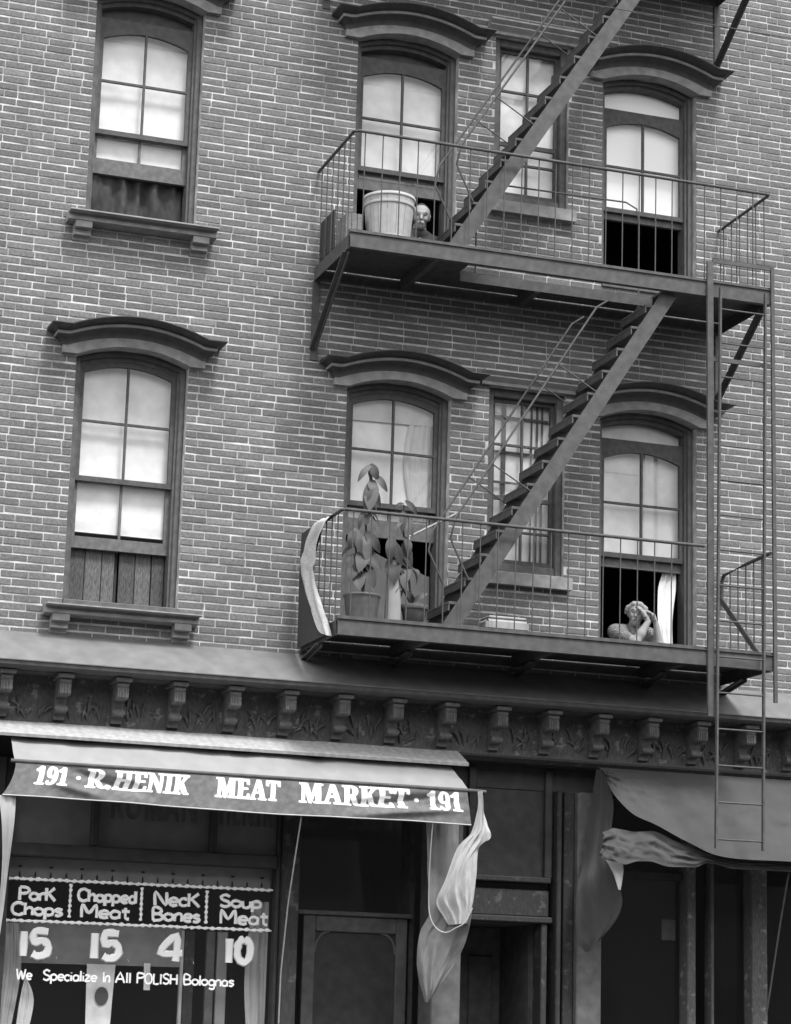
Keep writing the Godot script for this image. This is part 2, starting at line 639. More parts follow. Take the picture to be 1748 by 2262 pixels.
# c: opening index, top: pane top at centre, mun: muntin, rail: meeting rail, lt/lb: lower sash bottom rail top/bottom
func sash_window(b: Node3D, o: Array, top: float, mun: float, rail: float, lt: float, lb: float, has_sill: bool, label: String):
	var w := sub(b, "window", label)
	var x0: float = o[0]
	var x1: float = o[1]
	var xc := (x0 + x1) * 0.5
	var yb: float = o[2]
	var ys: float = o[3]
	var half := (x1 - x0) * 0.5
	var arch := func(x: float) -> float: return ys + 0.10 * maxf(0.0, 1.0 - pow((x - xc) / (half + 0.0005), 2.0))
	var st := begin()
	for s in [[x0 + 0.001, x0 + 0.045], [x1 - 0.045, x1 - 0.001]]:
		cbox(st, Vector3(s[0], yb, -0.24), Vector3(s[1], ys + 0.01, -0.075), 0.006)
	for s in [[x0 + 0.044, x0 + 0.064], [x1 - 0.064, x1 - 0.044]]:
		box(st, Vector3(s[0], yb, -0.24), Vector3(s[1], ys + 0.01, -0.105))
	arch_fill(st, x0 + 0.001, x1 - 0.001, func(x): return arch.call(x) - 0.04, func(x): return arch.call(x) - 0.002, -0.24, -0.09)
	arch_fill(st, x0 + 0.04, x1 - 0.04, func(x): return arch.call(x) - 0.075, func(x): return arch.call(x) - 0.039, -0.24, -0.125)
	cbox(st, Vector3(x0 + 0.002, yb - 0.02, -0.26), Vector3(x1 - 0.002, yb + 0.03, 0.02), 0.006)
	part(w, "frame", st, "frame")
	# upper sash
	var sx0 := x0 + 0.064
	var sx1 := x1 - 0.064
	var px0 := sx0 + 0.034
	var px1 := sx1 - 0.034
	var pt := func(x: float) -> float: return top - 0.075 * pow((x - xc) / (px1 - xc), 2.0)
	st = begin()
	var zu := -0.13
	var st_top := top + (0.055 if top > ys - 0.1 else 0.10)
	box(st, Vector3(sx0, rail - 0.02, zu - 0.035), Vector3(px0, minf(st_top, ys - 0.005), zu))
	box(st, Vector3(px1, rail - 0.02, zu - 0.035), Vector3(sx1, minf(st_top, ys - 0.005), zu))
	box(st, Vector3(px0, rail - 0.02, zu - 0.037), Vector3(px1, rail + 0.02, zu + 0.002))
	arch_fill(st, px0, px1, pt, func(x): return minf(st_top, arch.call(x) - 0.03), zu - 0.034, zu - 0.001, 20)
	box(st, Vector3(xc - 0.009, rail + 0.02, zu - 0.03), Vector3(xc + 0.009, top, zu - 0.004))
	box(st, Vector3(px0, mun - 0.009, zu - 0.029), Vector3(xc - 0.009, mun + 0.009, zu - 0.005))
	box(st, Vector3(xc + 0.009, mun - 0.009, zu - 0.029), Vector3(px1, mun + 0.009, zu - 0.005))
	part(w, "upper_sash", st, "sash")
	for s in [[px0, xc - 0.009], [xc + 0.009, px1]]:
		pane(w, s[0], s[1], rail + 0.02, mun - 0.009, zu - 0.018)
		pane(w, s[0], s[1], mun + 0.009, top + 0.004, zu - 0.018)
	if st_top < ys - 0.05 and x0 < 4.0:
		st = begin()
		arch_fill(st, sx0, sx1, func(_x): return st_top - 0.02, func(x): return arch.call(x) - 0.05, -0.236, -0.215, 20)
		part(w, "head_panel", st, "frame")
	# lower sash, pushed up behind the upper one
	if lb > 0.0:
		var zl := -0.17
		st = begin()
		box(st, Vector3(sx0, lb, zl - 0.035), Vector3(px0, rail + 0.03, zl))
		box(st, Vector3(px1, lb, zl - 0.035), Vector3(sx1, rail + 0.03, zl))
		box(st, Vector3(px0, lb, zl - 0.037), Vector3(px1, lt, zl + 0.002))
		box(st, Vector3(px0, rail - 0.018, zl - 0.036), Vector3(px1, rail + 0.03, zl + 0.001))
		if rail - lt > 0.08:
			box(st, Vector3(xc - 0.009, lt, zl - 0.03), Vector3(xc + 0.009, rail - 0.018, zl - 0.004))
		part(w, "lower_sash", st, "sash_gray")
		if rail - lt > 0.05:
			for s in [[px0, xc - 0.009], [xc + 0.009, px1]]:
				pane(w, s[0], s[1], lt, rail - 0.018, zl - 0.018)
	hood(w, xc, ys)
	if has_sill:
		sill(w, xc, yb - 0.022)

func narrow_window(b: Node3D, o: Array, m1: float, rail: float, m2: float, label: String):
	var w := sub(b, "window", label)
	var x0: float = o[0]
	var x1: float = o[1]
	var yb: float = o[2]
	var yt: float = o[3]
	var xc := (x0 + x1) * 0.5
	var st := begin()
	for s in [[x0 + 0.001, x0 + 0.06], [x1 - 0.06, x1 - 0.001]]:
		cbox(st, Vector3(s[0], yb, -0.24), Vector3(s[1], yt - 0.001, -0.045), 0.006)
	cbox(st, Vector3(x0 + 0.06, yt - 0.07, -0.24), Vector3(x1 - 0.06, yt - 0.001, -0.05), 0.006)
	cbox(st, Vector3(x0 + 0.06, yb - 0.01, -0.24), Vector3(x1 - 0.06, yb + 0.075, -0.055), 0.006)
	part(w, "frame", st, "frame")
	st = begin()
	var px0 := x0 + 0.092
	var px1 := x1 - 0.092
	var z := -0.1
	box(st, Vector3(x0 + 0.06, yb + 0.075, z - 0.035), Vector3(px0, yt - 0.07, z))
	box(st, Vector3(px1, yb + 0.075, z - 0.035), Vector3(x1 - 0.06, yt - 0.07, z))
	box(st, Vector3(px0, yb + 0.075, z - 0.035), Vector3(px1, yb + 0.12, z))
	box(st, Vector3(px0, yt - 0.1, z - 0.035), Vector3(px1, yt - 0.07, z))
	box(st, Vector3(xc - 0.009, yb + 0.12, z - 0.03), Vector3(xc + 0.009, yt - 0.1, z - 0.004))
	for y in [[m1, 0.009], [rail, 0.018], [m2, 0.009]]:
		box(st, Vector3(px0, y[0] - y[1], z - 0.031), Vector3(px1, y[0] + y[1], z - 0.003))
	part(w, "sash", st, "sash")
	var ls := [yb + 0.12, m2, rail, m1, yt - 0.1]
	for i in 4:
		pane(w, px0, xc - 0.009, ls[i], ls[i + 1], z - 0.017)
		pane(w, xc + 0.009, px1, ls[i], ls[i + 1], z - 0.017)
	# flat moulded lintel
	st = begin()
	var t := yt + 0.115
	prism_x(st, [[-0.004, t], [0.11, t], [0.11, t - 0.014], [0.075, t - 0.04], [0.085, t - 0.045], [0.085, t - 0.056], [0.04, t - 0.09], [0.04, yt - 0.001], [-0.004, yt - 0.001]], x0 - 0.08, x1 + 0.08)
	part(w, "lintel", st, "stone")
	st = begin()
	prism_x(st, [[-0.004, yb - 0.012], [0.075, yb - 0.02], [0.075, yb - 0.12], [-0.004, yb - 0.12]], x0 - 0.05, x1 + 0.05)
	part(w, "sill", st, "stone")

func build_windows(b: Node3D):
	var O := OPENINGS
	sash_window(b, O[0], 6.737, 6.275, 5.809, 5.355, 5.262, true, "arched window with boarded lower half")
	sash_window(b, O[1], 9.56, 9.12, 8.68, 8.465, 8.335, true, "arched window with raised sash over a dark curtain")
	sash_window(b, O[2], 6.733, 6.29, 5.834, 5.72, 5.575, false, "arched window behind the potted rubber plant")
	sash_window(b, O[3], 9.594, 9.151, 8.698, 8.626, 8.53, false, "arched window with raised sash behind the pale tub")
	sash_window(b, O[6], 6.52, 6.067, 5.618, 5.605, 5.52, false, "arched window with a person leaning on its sill")
	sash_window(b, O[7], 9.49, 9.062, 8.662, 8.65, 8.585, false, "arched window with bright shade over a black opening")
	narrow_window(b, O[4], 6.454, 6.0, 5.72, "narrow window half hidden by the lower stair")
	narrow_window(b, O[5], 9.583, 9.1, 8.93, "narrow window half hidden by the upper stair")

# ---------------------------------------------------------------- shop cornice
func build_cornice(b: Node3D):
	var c := sub(b, "cornice", "sloping shop cornice roof over a bracketed frieze")
	var st := begin()
	# sheet-metal roof with faint seams
	prism_x(st, [[-0.004, 4.545], [0.012, 4.535], [0.455, 4.262], [0.455, 4.255], [0.30, 4.255], [-0.004, 4.44]], WX0, WX1)
	part(c, "roof_sheet", st, "roof")
	st = begin()
	prism_x(st, [[0.30, 4.253], [0.447, 4.253], [0.44, 4.225], [0.425, 4.215], [0.40, 4.205], [0.30, 4.205]], WX0, WX1)
	part(c, "gutter_lip", st, "cornice_dark")
	st = begin()
	box(st, Vector3(WX0, 4.2, -0.29), Vector3(WX1, 4.253, 0.298))
	part(c, "soffit", st, "cornice_dark")
	st = begin()
	box(st, Vector3(WX0, 3.84, -0.29), Vector3(WX1, 4.199, 0.1))
	part(c, "frieze", st, "flaking")
	st = begin()
	prism_x(st, [[-0.004, 3.838], [0.15, 3.838], [0.15, 3.82], [0.13, 3.805], [0.11, 3.79], [-0.004, 3.79]], WX0, WX1)
	part(c, "frieze_moulding", st, "shop_mid")
	var k := 0
	var x := -0.002 - 0.4375 * 5
	while x < WX1 - 0.1:
		st = begin()
		var hw := 0.042
		cbox(st, Vector3(x - 0.062, 4.165, 0.1), Vector3(x + 0.062, 4.199, 0.37), 0.005)
		prism_x(st, [[0.1, 4.164], [0.335, 4.164], [0.345, 4.14], [0.335, 4.12], [0.345, 4.115], [0.342, 4.055], [0.332, 4.04], [0.19, 4.036], [0.182, 3.985], [0.205, 3.978], [0.225, 3.96], [0.225, 3.935], [0.21, 3.922], [0.14, 3.918], [0.134, 3.875], [0.1, 3.86]], x - hw, x + hw)
		for fx in [-0.022, 0.0, 0.022]:
			tube(st, [Vector3(x + fx, 4.112, 0.343), Vector3(x + fx, 4.08, 0.343), Vector3(x + fx, 4.05, 0.340)], 0.008, 6)
		tube(st, [Vector3(x - 0.05, 3.95, 0.212), Vector3(x + 0.05, 3.95, 0.212)], 0.017, 10)
		part(c, "modillion", st, "modillion")
		# carved leaf scrolls in the panel beside it
		st = begin()
		for q in 9:
			var bx := x + 0.075 + rng.randf_range(0.0, 0.26)
			var by := 3.87 + rng.randf_range(0.0, 0.10)
			var dx := rng.randf_range(-0.05, 0.05)
			var hh := rng.randf_range(0.05, 0.13)
			tube(st, [Vector3(bx, by, 0.1), Vector3(bx + dx * 0.3, by + hh * 0.4, 0.112), Vector3(bx + dx * 0.8, by + hh * 0.8, 0.118), Vector3(bx + dx * 1.5, by + hh, 0.11), Vector3(bx + dx * 1.9, by + hh * 0.9, 0.1)], [0.004, 0.011, 0.013, 0.011, 0.004], 6)
		part(c, "carved_leaf", st, "flaking").set_meta("kind", "stuff")
		x += 0.4375
		k += 1
	# pale weathered board that covers the rolled awning
	st = begin()
	var n := 40
	for i in n:
		var xa := lerpf(-1.2, 3.19, float(i) / n)
		var xb := lerpf(-1.2, 3.19, float(i + 1) / n)
		var wa := 0.008 * nz.get_noise_1d(xa * 2.0)
		var wb := 0.008 * nz.get_noise_1d(xb * 2.0)
		var a := Vector3(xa, 3.845 + wa, 0.15)
		var bb := Vector3(xb, 3.845 + wb, 0.15)
		quad(st, a, bb, Vector3(xb, 3.722, 0.41), Vector3(xa, 3.722, 0.41))
		quad(st, Vector3(xa, 3.722, 0.41), Vector3(xb, 3.722, 0.41), Vector3(xb, 3.7, 0.405), Vector3(xa, 3.7, 0.405))
		quad(st, Vector3(xa, 3.7, 0.405), Vector3(xb, 3.7, 0.405), Vector3(xb, 3.79, 0.15), Vector3(xa, 3.79, 0.15))
	tri(st, Vector3(3.19, 3.845, 0.15), Vector3(3.19, 3.722, 0.41), Vector3(3.19, 3.7, 0.405))
	tri(st, Vector3(3.19, 3.845, 0.15), Vector3(3.19, 3.7, 0.405), Vector3(3.19, 3.79, 0.15))
	part(c, "awning_cover_board", st, "ledge")

# ---------------------------------------------------------------- shop front
func build_shopfront(b: Node3D):
	var s := sub(b, "shopfront")
	var st := begin()
	# beam over the shop windows and the piers
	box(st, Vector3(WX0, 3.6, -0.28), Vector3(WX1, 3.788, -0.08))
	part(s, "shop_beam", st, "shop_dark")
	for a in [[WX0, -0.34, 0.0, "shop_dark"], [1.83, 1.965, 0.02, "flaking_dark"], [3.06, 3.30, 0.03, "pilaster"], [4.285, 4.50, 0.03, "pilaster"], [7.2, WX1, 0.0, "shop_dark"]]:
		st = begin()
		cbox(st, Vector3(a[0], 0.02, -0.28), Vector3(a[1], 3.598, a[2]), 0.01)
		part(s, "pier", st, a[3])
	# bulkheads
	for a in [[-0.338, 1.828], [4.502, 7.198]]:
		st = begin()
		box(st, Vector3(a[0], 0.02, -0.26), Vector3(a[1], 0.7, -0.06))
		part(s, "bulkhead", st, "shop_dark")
	# market window
	var w := sub(b, "shop_window", "butcher's window with painted prices")
	st = begin()
	cbox(st, Vector3(-0.338, 0.702, -0.16), Vector3(-0.27, 3.598, -0.04), 0.006)
	cbox(st, Vector3(1.80, 0.702, -0.16), Vector3(1.828, 3.598, -0.04), 0.006)
	cbox(st, Vector3(-0.27, 2.865, -0.17), Vector3(1.80, 2.965, -0.03), 0.01)
	cbox(st, Vector3(-0.27, 0.702, -0.16), Vector3(1.80, 0.78, -0.04), 0.006)
	for x in [0.335, 1.26]:
		cbox(st, Vector3(x, 2.966, -0.16), Vector3(x + 0.055, 3.598, -0.05), 0.006)
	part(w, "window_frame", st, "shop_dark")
	for a in [[-0.27, 0.335], [0.39, 1.26], [1.315, 1.80]]:
		st = begin()
		box(st, Vector3(a[0], 2.966, -0.125), Vector3(a[1], 3.598, -0.115))
		part(w, "transom_pane", st, "transom")
	st = begin()
	quad(st, Vector3(-0.27, 0.78, -0.108), Vector3(-0.27, 2.864, -0.108), Vector3(1.80, 2.864, -0.108), Vector3(1.80, 0.78, -0.108))
	part(w, "pane", st, "glass")
	# dark lettering on the transom
	var tl := [["ROMAN", 0.49, 1.16], ["HENIK", 1.35, 1.77]]
	for t in tl:
		part(w, "transom_lettering", text_mesh(t[0], t[1], t[2], 3.185, 0.24, -0.112), "door_wood")
	paint_window(w)
	# recessed screen door
	var d := sub(b, "screen_door", "grey wooden screen door deep in the shop entry")
	st = begin()
	var zd := -0.35
	cbox(st, Vector3(2.12, 0.05, zd - 0.04), Vector3(2.22, 2.545, zd), 0.006)
	cbox(st, Vector3(2.89, 0.05, zd - 0.04), Vector3(2.985, 2.545, zd), 0.006)
	cbox(st, Vector3(2.221, 2.42, zd - 0.04), Vector3(2.889, 2.544, zd), 0.006)
	cbox(st, Vector3(2.06, 2.546, zd - 0.05), Vector3(3.02, 2.58, zd + 0.025), 0.006)
	cbox(st, Vector3(2.221, 0.05, zd - 0.04), Vector3(2.889, 0.3, zd), 0.006)
	cbox(st, Vector3(2.221, 1.0, zd - 0.04), Vector3(2.889, 1.08, zd), 0.006)
	for sx in [0, 1]:
		var cx := 2.22 if sx == 0 else 2.89
		var sg := 1.0 if sx == 0 else -1.0
		var pts := []
		for i in 9:
			var t := PI * 0.5 * i / 8.0
			pts.append(Vector3(cx + sg * 0.12 * (1.0 - sin(t)), 2.42 - 0.16 * (1.0 - cos(t)), zd - 0.02))
		tube(st, pts, 0.014, 6)
	part(d, "door_frame", st, "door_wood")
	st = begin()
	box(st, Vector3(2.221, 0.3, zd - 0.027), Vector3(2.889, 2.42, zd - 0.022))
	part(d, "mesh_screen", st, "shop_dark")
	st = begin()
	box(st, Vector3(1.967, 0.02, zd - 0.3), Vector3(2.06, 3.59, zd - 0.06))
	box(st, Vector3(3.02, 0.02, zd - 0.3), Vector3(3.058, 3.59, zd - 0.06))
	box(st, Vector3(2.06, 3.4, zd - 0.3), Vector3(3.02, 3.59, zd - 0.06))
	part(s, "entry_lining", st, "door_wood")
	st = begin()
	quad(st, Vector3(2.06, 2.582, zd - 0.03), Vector3(2.06, 3.4, zd - 0.03), Vector3(3.02, 3.4, zd - 0.03), Vector3(3.02, 2.582, zd - 0.03))
	part(s, "transom_pane", st, "glass")
	# house door with panelled transom
	var h := sub(b, "house_door", "dark panelled house door between the shops")
	st = begin()
	box(st, Vector3(3.302, 2.9, -0.2), Vector3(4.283, 3.598, -0.09))
	cbox(st, Vector3(3.37, 2.9, -0.088), Vector3(3.43, 3.76, -0.04), 0.006)
	cbox(st, Vector3(4.03, 2.9, -0.088), Vector3(4.09, 3.76, -0.04), 0.006)
	part(h, "transom_panel", st, "shop_dark")
	st = begin()
	box(st, Vector3(3.302, 0.02, -0.95), Vector3(3.34, 2.536, -0.285))
	box(st, Vector3(4.0, 0.02, -0.95), Vector3(4.04, 2.536, -0.285))
	box(st, Vector3(3.302, 2.538, -0.95), Vector3(4.04, 2.58, -0.285))
	part(h, "door_lining", st, "door_wood")
	st = begin()
	cbox(st, Vector3(3.342, 0.02, -0.94), Vector3(3.998, 2.534, -0.89), 0.006)
	for py in [[0.2, 0.9], [1.05, 2.3]]:
		for px in [[3.42, 3.63], [3.71, 3.92]]:
			cbox(st, Vector3(px[0], py[0], -0.889), Vector3(px[1], py[1], -0.87), 0.008)
	part(h, "door_leaf", st, "door_wood")
	st = begin()
	cbox(st, Vector3(3.302, 2.855, -0.2), Vector3(4.07, 2.9, 0.0), 0.008)
	cbox(st, Vector3(3.302, 2.59, -0.2), Vector3(4.07, 2.8, -0.045), 0.008)
	cbox(st, Vector3(3.302, 2.54, -0.2), Vector3(4.085, 2.588, 0.0), 0.008)
	part(h, "carved_lintel", st, "shop_mid")
	st = begin()
	cbox(st, Vector3(4.0, 0.02, -0.2), Vector3(4.05, 2.538, -0.02), 0.008)
	cbox(st, Vector3(4.115, 0.02, -0.2), Vector3(4.155, 3.6, 0.015), 0.01)
	cbox(st, Vector3(4.19, 0.02, -0.2), Vector3(4.283, 3.6, -0.03), 0.008)
	part(h, "jamb", st, "shop_mid")
	# second shop: black window bays with posts
	var w2 := sub(b, "shop_window", "unlit window bay under the sagging awning")
	for a in [[5.275, 5.35, -0.1, 0.02], [5.50, 5.525, -0.1, 0.0], [5.86, 6.0, -0.1, 0.02]]:
		st = begin()
		cbox(st, Vector3(a[0], 0.702, a[2] - 0.06), Vector3(a[1], 3.598, a[3] - 0.02), 0.008)
		part(w2, "window_post", st, "flaking")
	for a in [[4.502, 5.275], [5.525, 5.86], [6.0, 7.198]]:
		st = begin()
		quad(st, Vector3(a[0], 0.702, -0.12), Vector3(a[0], 3.598, -0.12), Vector3(a[1], 3.598, -0.12), Vector3(a[1], 0.702, -0.12))
		part(w2, "pane", st, "glass")
	st = begin()
	cbox(st, Vector3(4.502, 2.94, -0.15), Vector3(5.273, 3.0, -0.07), 0.006)
	part(w2, "transom_bar", st, "shop_dark")

func text_mesh(txt: String, xa: float, xb: float, y: float, h: float, z: float, bold := 700, font := "Droid Sans") -> SurfaceTool:
	var tm := TextMesh.new()
	var f := SystemFont.new()
	f.font_names = PackedStringArray([font])
	f.font_weight = bold
	tm.font = f
	tm.text = txt
	tm.font_size = 64
	tm.pixel_size = 0.01
	tm.depth = 0.004
	var arr := tm.get_mesh_arrays()
	var v: PackedVector3Array = arr[Mesh.ARRAY_VERTEX]
	var ix: PackedInt32Array = arr[Mesh.ARRAY_INDEX]
	var lo := Vector3.INF
	var hi := -Vector3.INF
	for p in v:
		lo = lo.min(p)
		hi = hi.max(p)
	var st := begin()
	var q := []
	for p in v:
		q.append(Vector3(lerpf(xa, xb, (p.x - lo.x) / (hi.x - lo.x)), y + h * (p.y - lo.y) / (hi.y - lo.y), z + p.z))
	for i in range(0, ix.size(), 3):
		tri(st, q[ix[i]], q[ix[i + 1]], q[ix[i + 2]])
	return st

# brush strokes: advance width, then polylines as x,y pairs (cap height 1)
const GLYPH := {
	"P": [0.55, [0, 0, 0, 1], [0, 1, 0.35, 0.97, 0.5, 0.77, 0.35, 0.55, 0, 0.5]],
	"o": [0.5, [0.22, 0.58, 0.04, 0.45, 0.02, 0.2, 0.2, 0.02, 0.4, 0.15, 0.42, 0.42, 0.22, 0.58]],
	"r": [0.36, [0.02, 0, 0.02, 0.58], [0.02, 0.38, 0.14, 0.55, 0.3, 0.55]],
	"K": [0.55, [0.02, 0, 0.02, 1], [0.46, 1, 0.02, 0.45], [0.14, 0.56, 0.5, 0]],
	"C": [0.62, [0.56, 0.85, 0.35, 1, 0.1, 0.85, 0.02, 0.5, 0.1, 0.14, 0.35, 0, 0.56, 0.14]],
	"h": [0.46, [0.02, 0, 0.02, 1], [0.02, 0.4, 0.2, 0.6, 0.37, 0.48, 0.38, 0]],
	"p": [0.48, [0.02, -0.32, 0.02, 0.58], [0.02, 0.5, 0.25, 0.58, 0.4, 0.4, 0.36, 0.12, 0.18, 0.03, 0.02, 0.1]],
	"s": [0.42, [0.36, 0.5, 0.18, 0.58, 0.04, 0.44, 0.18, 0.32, 0.34, 0.2, 0.2, 0.02, 0.02, 0.08]],
	"e": [0.48, [0.04, 0.3, 0.4, 0.32, 0.36, 0.52, 0.2, 0.58, 0.04, 0.4, 0.06, 0.12, 0.24, 0.01, 0.4, 0.1]],
	"d": [0.5, [0.4, 1, 0.4, 0], [0.4, 0.48, 0.2, 0.58, 0.04, 0.4, 0.06, 0.12, 0.22, 0.02, 0.4, 0.14]],
	"M": [0.75, [0.02, 0, 0.04, 1, 0.33, 0.35, 0.62, 1, 0.66, 0]],
	"a": [0.5, [0.4, 0.56, 0.4, 0], [0.4, 0.48, 0.2, 0.58, 0.04, 0.4, 0.06, 0.12, 0.22, 0.02, 0.4, 0.14]],
	"t": [0.38, [0.16, 0.9, 0.16, 0.1, 0.32, 0.02], [0.0, 0.6, 0.34, 0.6]],
	"N": [0.62, [0.02, 0, 0.02, 1, 0.5, 0.04, 0.52, 1]],
	"c": [0.42, [0.36, 0.48, 0.2, 0.58, 0.04, 0.42, 0.04, 0.15, 0.2, 0.02, 0.36, 0.1]],
	"B": [0.58, [0.02, 0, 0.02, 1, 0.35, 0.95, 0.42, 0.75, 0.3, 0.54, 0.04, 0.52], [0.3, 0.54, 0.48, 0.36, 0.42, 0.08, 0.02, 0]],
	"n": [0.46, [0.02, 0, 0.02, 0.58], [0.02, 0.4, 0.2, 0.6, 0.37, 0.48, 0.38, 0]],
	"S": [0.55, [0.46, 0.86, 0.25, 1, 0.05, 0.82, 0.14, 0.58, 0.4, 0.42, 0.46, 0.18, 0.24, 0, 0.02, 0.14]],
	"u": [0.46, [0.02, 0.58, 0.04, 0.12, 0.2, 0.01, 0.36, 0.14], [0.38, 0.58, 0.38, 0]],
	"W": [0.8, [0.02, 1, 0.18, 0, 0.36, 0.8, 0.54, 0, 0.72, 1]],
	"i": [0.18, [0.06, 0, 0.06, 0.56], [0.06, 0.76, 0.06, 0.82]],
	"l": [0.18, [0.06, 0, 0.06, 1]],
	"z": [0.42, [0.02, 0.56, 0.34, 0.56, 0.02, 0.02, 0.36, 0.02]],
	"I": [0.22, [0.08, 0, 0.08, 1]],
	"A": [0.62, [0.0, 0, 0.26, 1, 0.52, 0], [0.1, 0.36, 0.42, 0.36]],
	"O": [0.62, [0.26, 1, 0.06, 0.8, 0.02, 0.4, 0.12, 0.08, 0.28, 0, 0.46, 0.15, 0.5, 0.6, 0.4, 0.92, 0.26, 1]],
	"L": [0.48, [0.04, 1, 0.04, 0.02, 0.42, 0.02]],
	"H": [0.6, [0.03, 0, 0.03, 1], [0.5, 0, 0.5, 1], [0.03, 0.5, 0.5, 0.5]],
	"g": [0.48, [0.4, 0.56, 0.4, -0.22, 0.2, -0.32, 0.04, -0.22], [0.4, 0.48, 0.2, 0.58, 0.04, 0.4, 0.06, 0.12, 0.22, 0.04, 0.4, 0.14]],
	"1": [0.36, [0.12, 0, 0.12, 1]],
	"5": [0.6, [0.46, 1, 0.08, 1, 0.06, 0.56, 0.3, 0.64, 0.48, 0.44, 0.44, 0.12, 0.2, 0, 0.02, 0.1]],
	"4": [0.62, [0.4, 0, 0.4, 1, 0.0, 0.32, 0.56, 0.32]],
	"0": [0.56, [0.24, 1, 0.06, 0.78, 0.04, 0.25, 0.24, 0, 0.42, 0.22, 0.44, 0.75, 0.24, 1]],
	".": [0.2, [0.06, 0.02, 0.07, 0.03]],
}

func brush(txt: String, x0: float, x1: float, y: float, h: float, r: float, z: float) -> SurfaceTool:
	var w := 0.0
	for ch in txt:
		w += GLYPH[ch][0]
	w -= 0.1
	var sx := (x1 - x0) / w
	var st := begin()
	var x := 0.0
	for ch in txt:
		var g = GLYPH[ch]
		var jy := rng.randf_range(-0.02, 0.02)
		for k in range(1, g.size()):
			var pl = g[k]
			var pts := []
			for i in range(0, pl.size(), 2):
				pts.append(Vector3(x0 + (x + pl[i]) * sx, y + (pl[i + 1] + jy) * h, z))
			var sm := []
			var rad := []
			var steps := (pts.size() - 1) * (4 if pts.size() > 3 else 2)
			for i in steps + 1:
				var p: Vector3 = cat(pts, float(i) / steps) if pts.size() > 3 else pts[0].lerp(pts[-1], float(i) / steps) if pts.size() == 2 else cat(pts, float(i) / steps)
				sm.append(p)
				rad.append(r * rng.randf_range(0.8, 1.12))
			tube(st, sm, rad, 6, 0.04)
		x += g[0]
	return st

func paint_window(w: Node3D):
	var z := -0.101
	for a in [["PorK", -0.17, 0.09, 2.545, 0.095], ["Chops", -0.225, 0.15, 2.435, 0.09], ["Chopped", 0.27, 0.71, 2.555, 0.09], ["Meat", 0.30, 0.66, 2.435, 0.095], ["NecK", 0.86, 1.20, 2.55, 0.1], ["Bones", 0.85, 1.21, 2.435, 0.095], ["Soup", 1.37, 1.69, 2.56, 0.09], ["Meat", 1.38, 1.745, 2.435, 0.1]]:
		part(w, "lettering", brush(a[0], a[1], a[2], a[3], a[4], 0.013, z), "paint_white")
	for a in [["15", -0.15, 0.07, 2.135, 0.18], ["15", 0.385, 0.605, 2.14, 0.185], ["4", 0.92, 1.08, 2.14, 0.185], ["10", 1.43, 1.63, 2.145, 0.18]]:
		part(w, "price", brush(a[0], a[1], a[2], a[3], a[4], 0.033, z), "paint_white")
	for x in [0.12, 0.665, 1.17, 1.70]:
		part(w, "lettering", brush(".", x, x + 0.02, 2.13, 0.1, 0.012, z), "paint_white")
	for a in [["We", -0.16, -0.05], ["Specialize", 0.04, 0.44], ["In", 0.49, 0.54], ["All", 0.59, 0.70], ["POLISH", 0.755, 1.06], ["Bolognas", 1.115, 1.50]]:
		part(w, "lettering", brush(a[0], a[1], a[2], 1.965, 0.075, 0.0082, z), "paint_white")
	# daubed borders
	for l in [[Vector3(-0.27, 2.70, z), Vector3(1.79, 2.703, z), 70], [Vector3(-0.27, 2.392, z), Vector3(1.79, 2.396, z), 70], [Vector3(0.21, 2.43, z), Vector3(0.212, 2.68, z), 12], [Vector3(0.757, 2.43, z), Vector3(0.757, 2.68, z), 12], [Vector3(1.265, 2.43, z), Vector3(1.265, 2.68, z), 12]]:
		var pts := []
		var rad := []
		for i in l[2] * 2 + 1:
			var t: float = float(i) / (l[2] * 2)
			pts.append(l[0].lerp(l[1], t) + Vector3(rng.randf_range(-0.002, 0.002), rng.randf_range(-0.003, 0.003), 0))
			rad.append(0.0145 * (0.75 + 0.35 * sin(i * 1.7)) * rng.randf_range(0.8, 1.15))
		var st := begin()
		tube(st, pts, rad, 6, 0.1)
		part(w, "painted_border", st, "paint_white")

# ---------------------------------------------------------------- ground
func build_ground():
	var a := begin()
	quad(a, Vector3(-300, -0.13, -300), Vector3(300, -0.13, -300), Vector3(300, -0.13, 300), Vector3(-300, -0.13, 300))
	var o := part(self, "street", a, "asphalt")
	o.set_meta("kind", "structure")
	a = begin()
	box(a, Vector3(-40, -0.128, -4.4), Vector3(40, 0.0, 3.8))
	o = part(self, "pavement", a, "pavement")
	o.set_meta("kind", "structure")
	a = begin()
	cbox(a, Vector3(-40, -0.128, 3.802), Vector3(40, 0.004, 3.95), 0.015)
	o = part(self, "kerb", a, "kerb")
	o.set_meta("kind", "structure")

